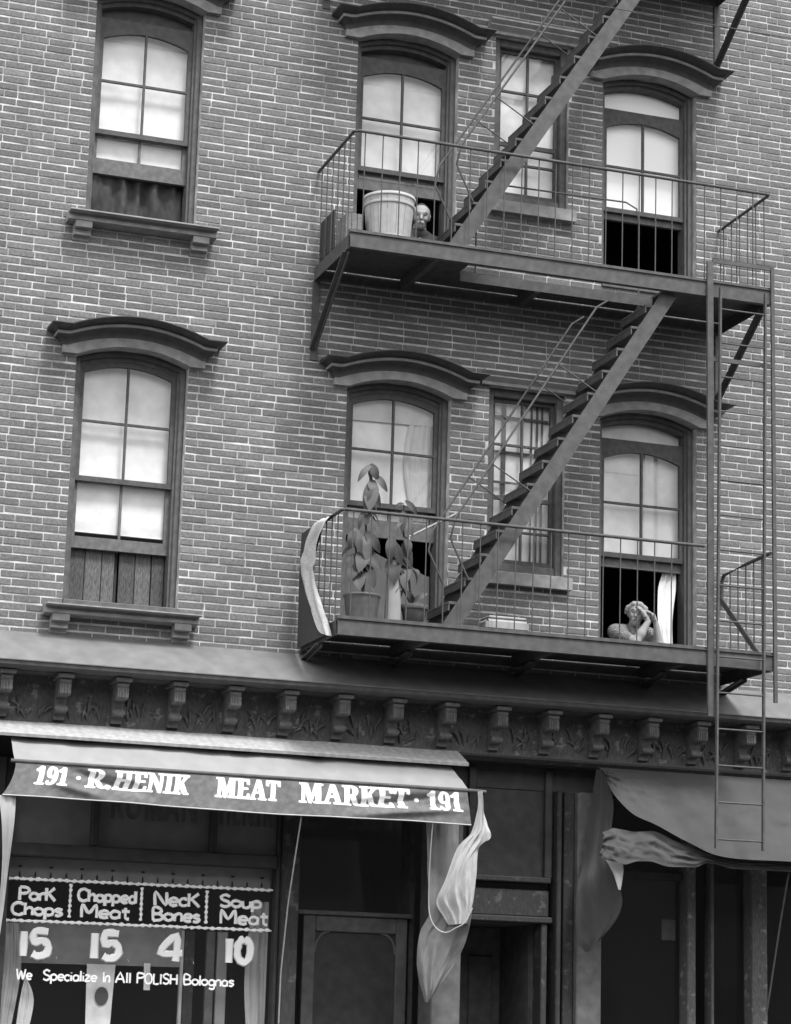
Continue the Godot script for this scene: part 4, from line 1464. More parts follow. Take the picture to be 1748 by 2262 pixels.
func build_window_dressing():
	var O := OPENINGS
	shade(O[0], 5.40, 6.80, "white roller shade above the window's wooden boards", "shade", 0.0)
	shade(O[1], 8.40, 9.60, "white roller shade above the dark curtain, over the stone sill")
	shade(O[2], 5.70, 6.80, "white roller shade behind the tall rubber plant")
	shade(O[3], 8.56, 9.63, "white roller shade above the face in the window")
	shade(O[6], 5.60, 6.80, "white roller shade above the person resting chin on hand", "shade", 0.0, -0.212)
	shade(O[7], 8.64, 9.83, "brightest white roller shade, above an empty black window opening", "shade_bright", 0.0, -0.212)
	shade(O[4], 5.46, 6.86, "white shade behind dark bars, beside the lower stair", "shade", 0.0, -0.172)
	shade(O[5], 8.62, 9.96, "white shade in the narrow window beside the upper stair", "shade", 0.0, -0.16)
	# boards closing the lower half of a window
	var b := thing("window_boards", "upright wooden boards closing the lower half of the arched window", "boards")
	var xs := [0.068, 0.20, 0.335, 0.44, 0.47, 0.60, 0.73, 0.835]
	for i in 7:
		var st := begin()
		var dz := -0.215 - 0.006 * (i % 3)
		if i == 3:  # narrow dark strip set back, standing for the shaded gap between planks
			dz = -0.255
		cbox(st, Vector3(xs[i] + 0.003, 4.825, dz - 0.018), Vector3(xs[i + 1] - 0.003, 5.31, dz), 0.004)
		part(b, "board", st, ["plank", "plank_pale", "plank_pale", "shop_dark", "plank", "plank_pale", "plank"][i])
	drapes("curtain", "dark folded curtain below the raised sash, over the stone sill", "curtain", "blanket", [Vector3(0.07, 8.36, -0.23), Vector3(0.07, 7.95, -0.23)], [Vector3(0.835, 8.36, -0.23), Vector3(0.835, 7.95, -0.23)], 0.05, 5.5, 0.3)
	drapes("lace_curtain", "pale lace curtain hanging behind the rubber plant's window", "curtain", "shade_dull", [Vector3(2.84, 6.6, -0.205), Vector3(2.80, 6.2, -0.205), Vector3(2.88, 5.75, -0.205)], [Vector3(3.055, 6.6, -0.205), Vector3(3.055, 6.2, -0.205), Vector3(3.055, 5.75, -0.205)], 0.012, 3.0, 0.6)
	drapes("window_valance", "dull grey strip of cloth across the top of the plant window", "valance", "shade_dull", [Vector3(2.30, 6.80, -0.198), Vector3(2.30, 6.545, -0.198)], [Vector3(3.05, 6.80, -0.198), Vector3(3.05, 6.56, -0.198)], 0.004, 3.0, 0.2)
	drapes("window_curtain", "bright white curtain hanging beside the person at the sill", "curtain", "white_cloth", [Vector3(5.16, 5.56, -0.215), Vector3(5.10, 5.40, -0.2), Vector3(5.06, 5.25, -0.13), Vector3(5.045, 5.1, -0.09), Vector3(5.06, 4.95, -0.07), Vector3(5.045, 4.83, -0.06)], [Vector3(5.27, 5.56, -0.215), Vector3(5.26, 5.40, -0.2), Vector3(5.22, 5.25, -0.15), Vector3(5.19, 5.1, -0.12), Vector3(5.18, 4.95, -0.1), Vector3(5.18, 4.83, -0.09)], 0.012, 2.2, 0.4)
	drapes("window_curtain", "grey cloth hanging in the open window behind the plants", "curtain", "bedding", [Vector3(2.30, 5.54, -0.215), Vector3(2.30, 4.83, -0.2)], [Vector3(3.05, 5.30, -0.215), Vector3(3.05, 4.83, -0.2)], 0.016, 4.0, 0.8)
	# added dark bars behind the glass, standing in for the fire escape's reflection
	var g := thing("reflection_bars", "dark bars standing in for fire escape reflections in the narrow window beside the lower stair", "reflection bars")
	for a in [[3.655, 0.018], [3.905, 0.007], [3.955, 0.009], [4.0, 0.008]]:
		var st := begin()
		box(st, Vector3(a[0] - a[1], 5.44, -0.157), Vector3(a[0] + a[1], 6.84, -0.15))
		part(g, "bar", st, "iron")
	for y in [6.70, 6.40, 6.14]:
		var st := begin()
		box(st, Vector3(3.55, y - 0.01, -0.149), Vector3(4.05, y + 0.01, -0.143))
		part(g, "bar", st, "iron")
	# butcher's window
	drapes("shelf_valance", "patterned grey valance across the top of the butcher's window", "valance", "cloth_gray", [Vector3(-0.26, 2.87, -0.22), Vector3(-0.26, 2.70, -0.22)], [Vector3(1.80, 2.87, -0.22), Vector3(1.80, 2.70, -0.22)], 0.004, 22.0, 0.1)
	var v := get_node("shelf_valance")
	for k in 17:
		var st := begin()
		var x := -0.16 + 0.118 * k
		tube(st, [Vector3(x, 2.765, -0.212), Vector3(x, 2.74, -0.212), Vector3(x, 2.715, -0.212)], [0.003, 0.008, 0.004], 6, 0.3)
		if k % 2 == 0:
			tube(st, [Vector3(x - 0.014, 2.80, -0.212), Vector3(x + 0.014, 2.80, -0.212)], 0.007, 6, 0.3)
		part(v, "sprig_print", st, "paint_black")
	drapes("back_cloth", "plain grey cloth behind the painted prices", "cloth", "cloth_gray", [Vector3(-0.2, 2.40, -0.3), Vector3(-0.2, 2.09, -0.3)], [Vector3(1.14, 2.41, -0.3), Vector3(1.14, 2.10, -0.3)], 0.006, 6.0, 0.5)
	drapes("shop_curtain", "pale curtain drawn aside next to the first price", "curtain", "drape", [Vector3(-0.27, 2.38, -0.25), Vector3(-0.27, 2.0, -0.25), Vector3(-0.27, 1.3, -0.25)], [Vector3(-0.13, 2.38, -0.25), Vector3(-0.10, 2.0, -0.25), Vector3(-0.2, 1.3, -0.25)], 0.012, 2.5, 0.2)
	drapes("shop_curtain", "pale curtain drawn aside next to the price 10", "curtain", "drape", [Vector3(1.67, 2.62, -0.25), Vector3(1.63, 2.0, -0.25), Vector3(1.70, 1.3, -0.25)], [Vector3(1.80, 2.62, -0.25), Vector3(1.80, 2.0, -0.25), Vector3(1.80, 1.3, -0.25)], 0.01, 2.5, 0.7)
	drapes("paper_bag", "white paper fold standing low by the first price", "paper", "paper", [Vector3(-0.06, 1.98, -0.3), Vector3(-0.09, 1.8, -0.3), Vector3(-0.12, 1.45, -0.3)], [Vector3(-0.04, 1.98, -0.3), Vector3(0.02, 1.8, -0.3), Vector3(-0.04, 1.45, -0.3)], 0.008, 1.5, 0.2)
	var p := thing("paper_wrapper", "white hanging paper with a dark oval print", "paper")
	var ps := begin()
	cloth(ps, [Vector3(0.40, 2.10, -0.27), Vector3(0.405, 1.9, -0.27), Vector3(0.42, 1.4, -0.27)], [Vector3(0.62, 2.10, -0.27), Vector3(0.61, 1.9, -0.27), Vector3(0.59, 1.4, -0.27)], 20, 10, 0.006, 1.0, 0.3)
	part(p, "sheet", ps, "paper")
	ps = begin()
	var disc := []
	for k in 24:
		disc.append(Vector3(0.522 + 0.052 * cos(TAU * k / 24), 1.865 + 0.068 * sin(TAU * k / 24), -0.255))
	for k in range(1, 23):
		tri(ps, disc[0], disc[k + 1], disc[k])
	part(p, "oval_print", ps, "paper_dark")
	drapes("paper_strip", "narrow pale strip hanging by the price 4", "paper", "paper", [Vector3(0.84, 2.12, -0.27), Vector3(0.845, 1.92, -0.27)], [Vector3(0.89, 2.12, -0.27), Vector3(0.895, 1.92, -0.27)], 0.003, 1.0, 0.1)
	for a in [[1.13, 1.155, "drape", "thin white upright post beside the painted price 4"], [1.16, 1.24, "shop_mid", "broad dark upright post beside the painted price 4"], [1.335, 1.40, "pilaster", "grey upright post just short of the price 10"], [1.42, 1.50, "drape_gray", "pale upright post right behind the price 10"]]:
		var w := thing("display_post", a[3], "post", "display rack posts")
		var st := begin()
		cbox(st, Vector3(a[0], 0.21, -0.34), Vector3(a[1], 2.38, -0.30), 0.004)
		part(w, "post_shaft", st, a[2])
	var c := thing("notice_card", "small grey card standing in the unlit shop window", "card")
	var cs := begin()
	box(cs, Vector3(5.14, 2.46, -0.205), Vector3(5.262, 2.625, -0.20))
	part(c, "card_sheet", cs, "pilaster")

# ---------------------------------------------------------------- things on the landings
func leaf(st: SurfaceTool, a: Vector3, b: Vector3, w: float, droop: float, face: Vector3):
	var d := b - a
	var side := d.cross(face).normalized()
	var nrm := side.cross(d).normalized()
	var rows := []
	for i in 11:
		var t := i / 10.0
		var c := a.lerp(b, t) + nrm * droop * sin(PI * t * 0.9)
		var ww := w * 0.5 * pow(sin(PI * clampf(0.06 + t * 0.94, 0.0, 1.0)), 0.75)
		if i == 10:
			ww = 0.001
		rows.append([c - side * ww + nrm * 0.12 * ww, c - side * ww * 0.5 + nrm * 0.02 * ww, c - nrm * 0.10 * ww, c + side * ww * 0.5 + nrm * 0.02 * ww, c + side * ww + nrm * 0.12 * ww])
	sheet(st, rows)

func plant(t: Node3D, stems: Array, leaves: Array, extra := 0):
	var pr := RandomNumberGenerator.new()
	pr.seed = 5 + extra
	for q in extra:
		var sm: Array = stems[q % stems.size()]
		var a := cat(sm, pr.randf_range(0.3, 0.78))
		var an := pr.randf_range(-1.9, 1.9)
		var b := a + Vector3(sin(an) * pr.randf_range(0.06, 0.12), pr.randf_range(-0.2, -0.09), cos(an) * 0.06)
		leaves.append([a, b, pr.randf_range(0.035, 0.075), pr.randf_range(0.02, 0.05), Vector3(sin(an), 0.3, 1.0), "leaf" if q % 3 else "leaf_pale"])
	for s in stems:
		var st := begin()
		tube(st, s, 0.009, 6)
		part(t, "stem", st, "leaf")
	for l in leaves:
		var st := begin()
		leaf(st, l[0], l[1], l[2] * 0.95, l[3], l[4])
		part(t, "leaf", st, l[5])

func build_platform_things():
	# wooden wash tub with staves
	var c := Vector3(2.33, 7.764, 0.62)
	var t := thing("wooden_tub", "tall pale wooden tub of staves on the upper landing", "tub")
	var n := 16
	for k in n:
		var st := begin()
		var a0 := TAU * k / n + 0.007
		var a1 := TAU * (k + 1) / n - 0.007
		var g := func(a: float, r: float, y: float) -> Vector3: return c + Vector3(cos(a) * r, y, sin(a) * r)
		var am := (a0 + a1) * 0.5
		for seg in [[a0, am], [am, a1]]:
			for yy in [[0.0, 0.2], [0.2, 0.4]]:
				var r0: float = lerpf(0.168, 0.205, yy[0] / 0.4)
				var r1: float = lerpf(0.168, 0.205, yy[1] / 0.4)
				quad(st, g.call(seg[1], r0, yy[0]), g.call(seg[1], r1, yy[1]), g.call(seg[0], r1, yy[1]), g.call(seg[0], r0, yy[0]))
			quad(st, g.call(seg[0], 0.205, 0.4), g.call(seg[1], 0.205, 0.4), g.call(seg[1], 0.185, 0.4), g.call(seg[0], 0.185, 0.4))
			quad(st, g.call(seg[0], 0.15, 0.0), g.call(seg[0], 0.185, 0.4), g.call(seg[1], 0.185, 0.4), g.call(seg[1], 0.15, 0.0))
		part(t, "stave", st, "tub")
	for hp in [[0.05, 0.172], [0.33, 0.199], [0.395, 0.2055]]:
		var st := begin()
		lathe(st, c, [[hp[1] + 0.001, hp[0] - 0.012], [hp[1] + 0.006, hp[0] - 0.01], [hp[1] + 0.007, hp[0] + 0.01], [hp[1] + 0.001, hp[0] + 0.012]], 32)
		part(t, "hoop", st, "tub_rim" if hp[0] > 0.39 else "tub")
	var st2 := begin()
	lathe(st2, c, [[0.001, 0.02], [0.155, 0.02]], 24)
	part(t, "tub_bottom", st2, "tub")
	# crate, then a dark panel added for the shadow at the upper landing's end
	t = thing("wooden_crate", "small grey slatted crate beside the pale tub", "crate")
	for k in 3:
		var st := begin()
		cbox(st, Vector3(1.955 + 0.048 * k, 7.764, 0.66), Vector3(1.999 + 0.048 * k, 7.99, 0.675), 0.003)
		part(t, "slat", st, "crate")
	st2 = begin()
	box(st2, Vector3(1.957, 7.764, 0.46), Vector3(1.972, 7.985, 0.658))
	box(st2, Vector3(2.08, 7.764, 0.46), Vector3(2.095, 7.985, 0.658))
	box(st2, Vector3(1.957, 7.764, 0.445), Vector3(2.095, 7.985, 0.459))
	box(st2, Vector3(1.974, 7.764, 0.461), Vector3(2.078, 7.78, 0.657))
	part(t, "case", st2, "crate")
	t = thing("shadow_panel", "dark panel added for the shadow along the upper landing end railing", "board")
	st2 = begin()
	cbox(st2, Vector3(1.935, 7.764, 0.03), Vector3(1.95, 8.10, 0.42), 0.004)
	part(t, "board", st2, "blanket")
	# lower landing: bedding over the end rail
	t = thing("dark_blanket", "dark blanket hung along the lower landing's end railing", "blanket")
	st2 = begin()
	cloth(st2, [Vector3(1.875, 5.50, 0.03), Vector3(1.868, 5.2, 0.03), Vector3(1.87, 4.9, 0.03), Vector3(1.872, 4.58, 0.03)], [Vector3(1.895, 5.53, 0.62), Vector3(1.87, 5.2, 0.42), Vector3(1.868, 4.9, 0.5), Vector3(1.88, 4.58, 0.86)], 30, 20, 0.0, 1.0, 0.3)
	part(t, "fabric", st2, "blanket")
	t = thing("pale_towel", "long pale towel trailing down the blanket on the lower landing", "towel")
	st2 = begin()
	var L := [Vector3(1.905, 5.53, 0.36), Vector3(1.85, 5.50, 0.362), Vector3(1.835, 5.342, 0.20), Vector3(1.83, 5.24, 0.16), Vector3(1.84, 5.058, 0.25), Vector3(1.845, 4.846, 0.45), Vector3(1.86, 4.638, 0.64), Vector3(1.865, 4.59, 0.72)]
	var R := [Vector3(1.915, 5.53, 0.72), Vector3(1.86, 5.465, 0.74), Vector3(1.85, 5.354, 0.60), Vector3(1.845, 5.181, 0.56), Vector3(1.845, 5.11, 0.50), Vector3(1.85, 4.888, 0.615), Vector3(1.86, 4.682, 0.805), Vector3(1.865, 4.542, 0.93)]
	var rows := []
	for r in 41:
		var tt := r / 40.0
		var row := []
		for k in 13:
			var s := k / 12.0
			var p := cat(L, tt).lerp(cat(R, tt), s)
			p.x += 0.012 * sin(s * 9.0 + tt * 6.0) + 0.012 * nz.get_noise_2d(s * 4.0, tt * 6.0)
			row.append(p)
		rows.append(row)
	sheet(st2, rows)
	part(t, "fabric", st2, "towel")
	# rubber plant in a bucket
	t = thing("rubber_plant", "tall rubber plant with large drooping leaves in a metal bucket", "plant")
	var b := Vector3(2.175, 4.708, 0.70)
	st2 = begin()
	lathe(st2, b, [[0.001, 0.0], [0.112, 0.0], [0.116, 0.01], [0.138, 0.19], [0.146, 0.195], [0.146, 0.21], [0.136, 0.21], [0.13, 0.18], [0.001, 0.17]], 28)
	part(t, "bucket", st2, "bucket")
	var F := Vector3(-0.35, 0.25, 1.0)
	var V := func(x: float, y: float, z: float) -> Vector3: return Vector3(x, y, z)
	plant(t, [[V.call(2.18, 4.88, 0.70), V.call(2.20, 5.2, 0.70), V.call(2.19, 5.55, 0.69), V.call(2.215, 5.80, 0.69), V.call(2.222, 5.955, 0.70)], [V.call(2.19, 4.88, 0.72), V.call(2.12, 5.15, 0.72), V.call(2.09, 5.42, 0.73)]], [
		[V.call(2.22, 5.95, 0.70), V.call(2.105, 5.79, 0.72), 0.055, 0.05, F, "leaf_pale"],
		[V.call(2.215, 5.96, 0.70), V.call(2.262, 5.82, 0.73), 0.075, 0.03, F, "leaf"],
		[V.call(2.205, 5.955, 0.69), V.call(2.235, 5.81, 0.71), 0.05, 0.01, Vector3(-1, 0.2, 0.3), "leaf"],
		[V.call(2.24, 5.88, 0.70), V.call(2.345, 5.735, 0.73), 0.06, 0.045, F, "leaf_pale"],
		[V.call(2.23, 5.83, 0.71), V.call(2.19, 5.56, 0.78), 0.125, 0.03, F, "leaf_pale"],
		[V.call(2.22, 5.80, 0.71), V.call(2.15, 5.60, 0.75), 0.07, 0.04, F, "leaf"],
		[V.call(2.22, 5.80, 0.71), V.call(2.285, 5.60, 0.75), 0.06, 0.03, F, "leaf"],
		[V.call(2.20, 5.60, 0.70), V.call(2.18, 5.45, 0.75), 0.06, 0.02, F, "leaf"],
		[V.call(2.09, 5.42, 0.73), V.call(2.04, 5.24, 0.76), 0.07, 0.05, F, "leaf"],
		[V.call(2.09, 5.43, 0.73), V.call(2.13, 5.22, 0.78), 0.075, 0.04, F, "leaf_pale"],
		[V.call(2.19, 5.40, 0.70), V.call(2.17, 5.16, 0.80), 0.09, 0.04, F, "leaf_pale"],
		[V.call(2.19, 5.42, 0.70), V.call(2.29, 5.24, 0.76), 0.085, 0.05, F, "leaf"],
		[V.call(2.20, 5.28, 0.70), V.call(2.11, 5.06, 0.80), 0.12, 0.05, F, "leaf_pale"],
		[V.call(2.20, 5.28, 0.70), V.call(2.30, 5.10, 0.78), 0.08, 0.04, F, "leaf_pale"],
		[V.call(2.12, 5.14, 0.72), V.call(2.03, 4.98, 0.79), 0.09, 0.04, F, "leaf"],
		[V.call(2.20, 5.16, 0.70), V.call(2.24, 4.95, 0.80), 0.10, 0.04, F, "leaf"],
		[V.call(2.13, 5.10, 0.72), V.call(2.12, 4.93, 0.81), 0.11, 0.03, F, "leaf_pale"]], 16)
	# second plant behind it
	t = thing("leafy_plant", "shorter leafy plant in a clay pot between the bucket and the stair", "plant")
	b = Vector3(2.60, 4.708, 0.70)
	st2 = begin()
	lathe(st2, b, [[0.001, 0.0], [0.075, 0.0], [0.098, 0.13], [0.11, 0.132], [0.11, 0.165], [0.098, 0.165], [0.09, 0.14], [0.001, 0.13]], 24)
	part(t, "pot", st2, "pot")
	plant(t, [[V.call(2.59, 4.84, 0.70), V.call(2.54, 5.15, 0.70), V.call(2.50, 5.45, 0.69), V.call(2.50, 5.66, 0.69)], [V.call(2.60, 4.84, 0.70), V.call(2.44, 5.1, 0.71), V.call(2.40, 5.38, 0.72)]], [
		[V.call(2.50, 5.67, 0.69), V.call(2.405, 5.62, 0.71), 0.03, 0.03, F, "leaf"],
		[V.call(2.50, 5.62, 0.69), V.call(2.475, 5.42, 0.73), 0.06, 0.02, F, "leaf"],
		[V.call(2.51, 5.70, 0.69), V.call(2.60, 5.57, 0.73), 0.05, 0.04, F, "leaf"],
		[V.call(2.51, 5.58, 0.69), V.call(2.56, 5.40, 0.74), 0.07, 0.03, F, "leaf_pale"],
		[V.call(2.40, 5.40, 0.72), V.call(2.37, 5.18, 0.76), 0.09, 0.04, F, "leaf"],
		[V.call(2.41, 5.36, 0.72), V.call(2.47, 5.16, 0.76), 0.08, 0.03, F, "leaf"],
		[V.call(2.50, 5.36, 0.69), V.call(2.55, 5.14, 0.76), 0.08, 0.03, F, "leaf"],
		[V.call(2.44, 5.22, 0.71), V.call(2.40, 5.0, 0.78), 0.10, 0.04, F, "leaf"],
		[V.call(2.53, 5.20, 0.70), V.call(2.48, 4.98, 0.78), 0.10, 0.04, F, "leaf_pale"],
		[V.call(2.59, 4.90, 0.70), V.call(2.70, 4.97, 0.73), 0.05, 0.03, F, "leaf_pale"],
		[V.call(2.59, 4.90, 0.70), V.call(2.52, 4.98, 0.73), 0.05, 0.03, F, "leaf"]], 14)
	# sack leaning between the pots
	t = thing("cloth_sack", "grey cloth sack standing between the two potted plants", "sack")
	st2 = begin()
	lathe(st2, Vector3(2.42, 4.708, 0.72), [[0.001, 0.0], [0.058, 0.0], [0.065, 0.02], [0.062, 0.14], [0.056, 0.3], [0.05, 0.42], [0.028, 0.46], [0.036, 0.5], [0.001, 0.5]], 18)
	part(t, "fabric", st2, "drape_gray")
	t = thing("pale_stick", "pale stick slanting across the open window behind the plants", "stick")
	st2 = begin()
	tube(st2, [Vector3(2.665, 4.71, 0.3), Vector3(2.688, 5.504, 0.3)], 0.006, 6)
	tube(st2, [Vector3(2.688, 5.504, 0.3), Vector3(3.079, 5.727, 0.3)], 0.009, 6)
	part(t, "rod", st2, "ledge")
	t = thing("folded_cloth", "pale folded cloth lying behind the stair foot", "cloth")
	st2 = begin()
	cbox(st2, Vector3(3.14, 4.708, 0.66), Vector3(3.5, 4.80, 0.86), 0.02)
	cbox(st2, Vector3(3.16, 4.802, 0.67), Vector3(3.48, 4.825, 0.85), 0.008)
	part(t, "fabric", st2, "drape_gray")

# ---------------------------------------------------------------- people
# bones: [a, b, radius a, radius b]; the joined, smoothed distance field is meshed as surface nets
func field(p: Vector3, bones: Array, k: float) -> float:
	var d := 1e9
	for b in bones:
		var a: Vector3 = b[0]
		var ab: Vector3 = b[1] - a
		var l := ab.length_squared()
		var h := 0.0 if l < 1e-9 else clampf((p - a).dot(ab) / l, 0.0, 1.0)
		var q := p - a - ab * h
		if b.size() > 4:
			q = q / (b[4] as Vector3)
		var e: float = q.length() - lerpf(b[2], b[3], h)
		var m := clampf(0.5 + 0.5 * (d - e) / k, 0.0, 1.0)
		d = lerpf(d, e, m) - k * m * (1.0 - m) if d < 1e8 else e
	return d

func net(st: SurfaceTool, bones: Array, k: float, cell: float, base: int) -> int:
	var lo := Vector3.INF
	var hi := -Vector3.INF
	for b in bones:
		var m: float = maxf(b[2], b[3]) * 1.5 + cell * 2.0
		lo = lo.min(b[0].min(b[1]) - Vector3(m, m, m))
		hi = hi.max(b[0].max(b[1]) + Vector3(m, m, m))
	var n := Vector3i(((hi - lo) / cell).ceil()) + Vector3i.ONE
	var val := PackedFloat32Array()
	val.resize(n.x * n.y * n.z)
	var i := 0
	for z in n.z:
		for y in n.y:
			for x in n.x:
				val[i] = field(lo + Vector3(x, y, z) * cell, bones, k)
				i += 1
	var id := PackedInt32Array()
	id.resize(val.size())
	id.fill(-1)
	var cnt := base
	var off := [0, 1, n.x, n.x + 1, n.x * n.y, n.x * n.y + 1, n.x * n.y + n.x, n.x * n.y + n.x + 1]
	var cv := [Vector3(0, 0, 0), Vector3(1, 0, 0), Vector3(0, 1, 0), Vector3(1, 1, 0), Vector3(0, 0, 1), Vector3(1, 0, 1), Vector3(0, 1, 1), Vector3(1, 1, 1)]
	var edges := [[0, 1], [2, 3], [4, 5], [6, 7], [0, 2], [1, 3], [4, 6], [5, 7], [0, 4], [1, 5], [2, 6], [3, 7]]
	for z in n.z - 1:
		for y in n.y - 1:
			for x in n.x - 1:
				i = x + n.x * (y + n.y * z)
				var mask := 0
				for q in 8:
					if val[i + off[q]] < 0.0:
						mask |= 1 << q
				if mask == 0 or mask == 255:
					continue
				var s := Vector3.ZERO
				var c := 0
				for e in edges:
					var v0 := val[i + off[e[0]]]
					var v1 := val[i + off[e[1]]]
					if (v0 < 0.0) != (v1 < 0.0):
						s += cv[e[0]].lerp(cv[e[1]], v0 / (v0 - v1))
						c += 1
				var p := lo + (Vector3(x, y, z) + s / c) * cell
				var h := cell * 0.5
				var g := Vector3(field(p + Vector3(h, 0, 0), bones, k) - field(p - Vector3(h, 0, 0), bones, k), field(p + Vector3(0, h, 0), bones, k) - field(p - Vector3(0, h, 0), bones, k), field(p + Vector3(0, 0, h), bones, k) - field(p - Vector3(0, 0, h), bones, k))
				st.set_normal(g.normalized())
				st.set_uv(Vector2.ZERO)
				st.add_vertex(p)
				id[i] = cnt
				cnt += 1
	var dirs := [1, n.x, n.x * n.y]
	for z in range(1, n.z - 1):
		for y in range(1, n.y - 1):
			for x in range(1, n.x - 1):
				i = x + n.x * (y + n.y * z)
				for a in 3:
					var v0 := val[i]
					var v1 := val[i + dirs[a]]
					if (v0 < 0.0) == (v1 < 0.0):
						continue
					var u: int = dirs[(a + 1) % 3]
					var w: int = dirs[(a + 2) % 3]
					var q := [id[i - u - w], id[i - w], id[i], id[i - u]]
					if q.min() < 0:
						continue
					var order := [0, 2, 1, 0, 3, 2] if v0 < 0.0 else [0, 1, 2, 0, 2, 3]
					for o in order:
						st.add_index(q[o])
	return cnt

func ball(st: SurfaceTool, c: Vector3, r: Vector3):
	var rows := []
	for i in 9:
		var a := PI * i / 8.0
		var row := []
		for j in 13:
			var b := TAU * j / 12.0
			row.append(c + Vector3(sin(a) * cos(b) * r.x, cos(a) * r.y, sin(a) * sin(b) * r.z))
		rows.append(row)
	sheet(st, rows)

func head_bones(c: Vector3, f: Vector3, up: Vector3, s: float) -> Array:
	# c: middle of the head, f: facing, s: half height
	var r := up.cross(f).normalized()
	return [
		[c + up * 0.28 * s - f * 0.14 * s, c + up * 0.28 * s + f * 0.10 * s, 0.72 * s, 0.66 * s],
		[c - up * 0.1 * s + f * 0.1 * s, c - up * 0.62 * s + f * 0.34 * s, 0.60 * s, 0.37 * s],
		[c + up * 0.16 * s + f * 0.70 * s, c - up * 0.18 * s + f * 0.92 * s, 0.07 * s, 0.12 * s],
		[c + r * 0.2 * s + up * 0.26 * s + f * 0.66 * s, c - r * 0.2 * s + up * 0.26 * s + f * 0.66 * s, 0.12 * s, 0.12 * s],
		[c - up * 0.48 * s + f * 0.66 * s + r * 0.14 * s, c - up * 0.48 * s + f * 0.66 * s - r * 0.14 * s, 0.09 * s, 0.09 * s],
		[c + r * 0.66 * s + up * 0.1 * s, c + r * 0.64 * s - up * 0.16 * s, 0.1 * s, 0.07 * s],
		[c - r * 0.66 * s + up * 0.1 * s, c - r * 0.64 * s - up * 0.16 * s, 0.1 * s, 0.07 * s],
		[c + r * 0.3 * s - up * 0.16 * s + f * 0.5 * s, c + r * 0.34 * s - up * 0.2 * s + f * 0.46 * s, 0.2 * s, 0.18 * s],
		[c - r * 0.3 * s - up * 0.16 * s + f * 0.5 * s, c - r * 0.34 * s - up * 0.2 * s + f * 0.46 * s, 0.2 * s, 0.18 * s]]

func face_details(t: Node3D, c: Vector3, f: Vector3, up: Vector3, s: float):
	var r := up.cross(f).normalized()
	for q in [-1.0, 1.0]:
		var st := begin()
		ball(st, c + r * 0.27 * s * q + up * 0.08 * s + f * 0.66 * s, Vector3(0.075, 0.045, 0.05) * s)
		part(t, "eye", st, "eye")
		st = begin()
		tube(st, [c + r * 0.12 * s * q + up * 0.26 * s + f * 0.79 * s, c + r * 0.28 * s * q + up * 0.32 * s + f * 0.75 * s, c + r * 0.44 * s * q + up * 0.25 * s + f * 0.64 * s], 0.03 * s, 5)
		part(t, "eyebrow", st, "hair_dark")
	var st2 := begin()
	tube(st2, [c - up * 0.5 * s + f * 0.74 * s + r * 0.18 * s, c - up * 0.475 * s + f * 0.765 * s, c - up * 0.5 * s + f * 0.74 * s - r * 0.18 * s], 0.03 * s, 5)
	part(t, "mouth", st2, "eye")

func hand_bones(w: Vector3, d: Vector3, palm: Vector3, s: float) -> Array:
	# w: wrist, d: towards the fingers, palm: the way the palm faces
	var side := d.cross(palm).normalized()
	var b := [[w, w + d * 0.085 * s, 0.022 * s, 0.026 * s], [w + d * 0.05 * s - side * 0.022 * s, w + d * 0.085 * s - side * 0.028 * s, 0.016 * s, 0.013 * s], [w + d * 0.05 * s + side * 0.022 * s, w + d * 0.085 * s + side * 0.028 * s, 0.016 * s, 0.013 * s]]
	var lens := [0.062, 0.075, 0.07, 0.054]
	for i in 4:
		var o := side * (-0.029 + 0.0195 * i) * s
		var k0 := w + d * 0.088 * s + o
		var l: float = lens[i] * s
		var k1 := k0 + (d * 0.92 + palm * 0.35).normalized() * l * 0.5
		var k2 := k1 + (d * 0.75 + palm * 0.65).normalized() * l * 0.3
		var k3 := k2 + (d * 0.55 + palm * 0.85).normalized() * l * 0.25
		b.append([k0, k1, 0.0092 * s, 0.0088 * s])
		b.append([k1, k2, 0.0088 * s, 0.0082 * s])
		b.append([k2, k3, 0.0082 * s, 0.0072 * s])
	var t0 := w + d * 0.03 * s - side * 0.024 * s
	var t1 := t0 + (d * 0.6 - side * 0.75 + palm * 0.3).normalized() * 0.036 * s
	var t2 := t1 + (d * 0.85 - side * 0.3 + palm * 0.4).normalized() * 0.032 * s
	b.append([t0, t1, 0.013 * s, 0.0105 * s])
	b.append([t1, t2, 0.0105 * s, 0.0085 * s])
	return b

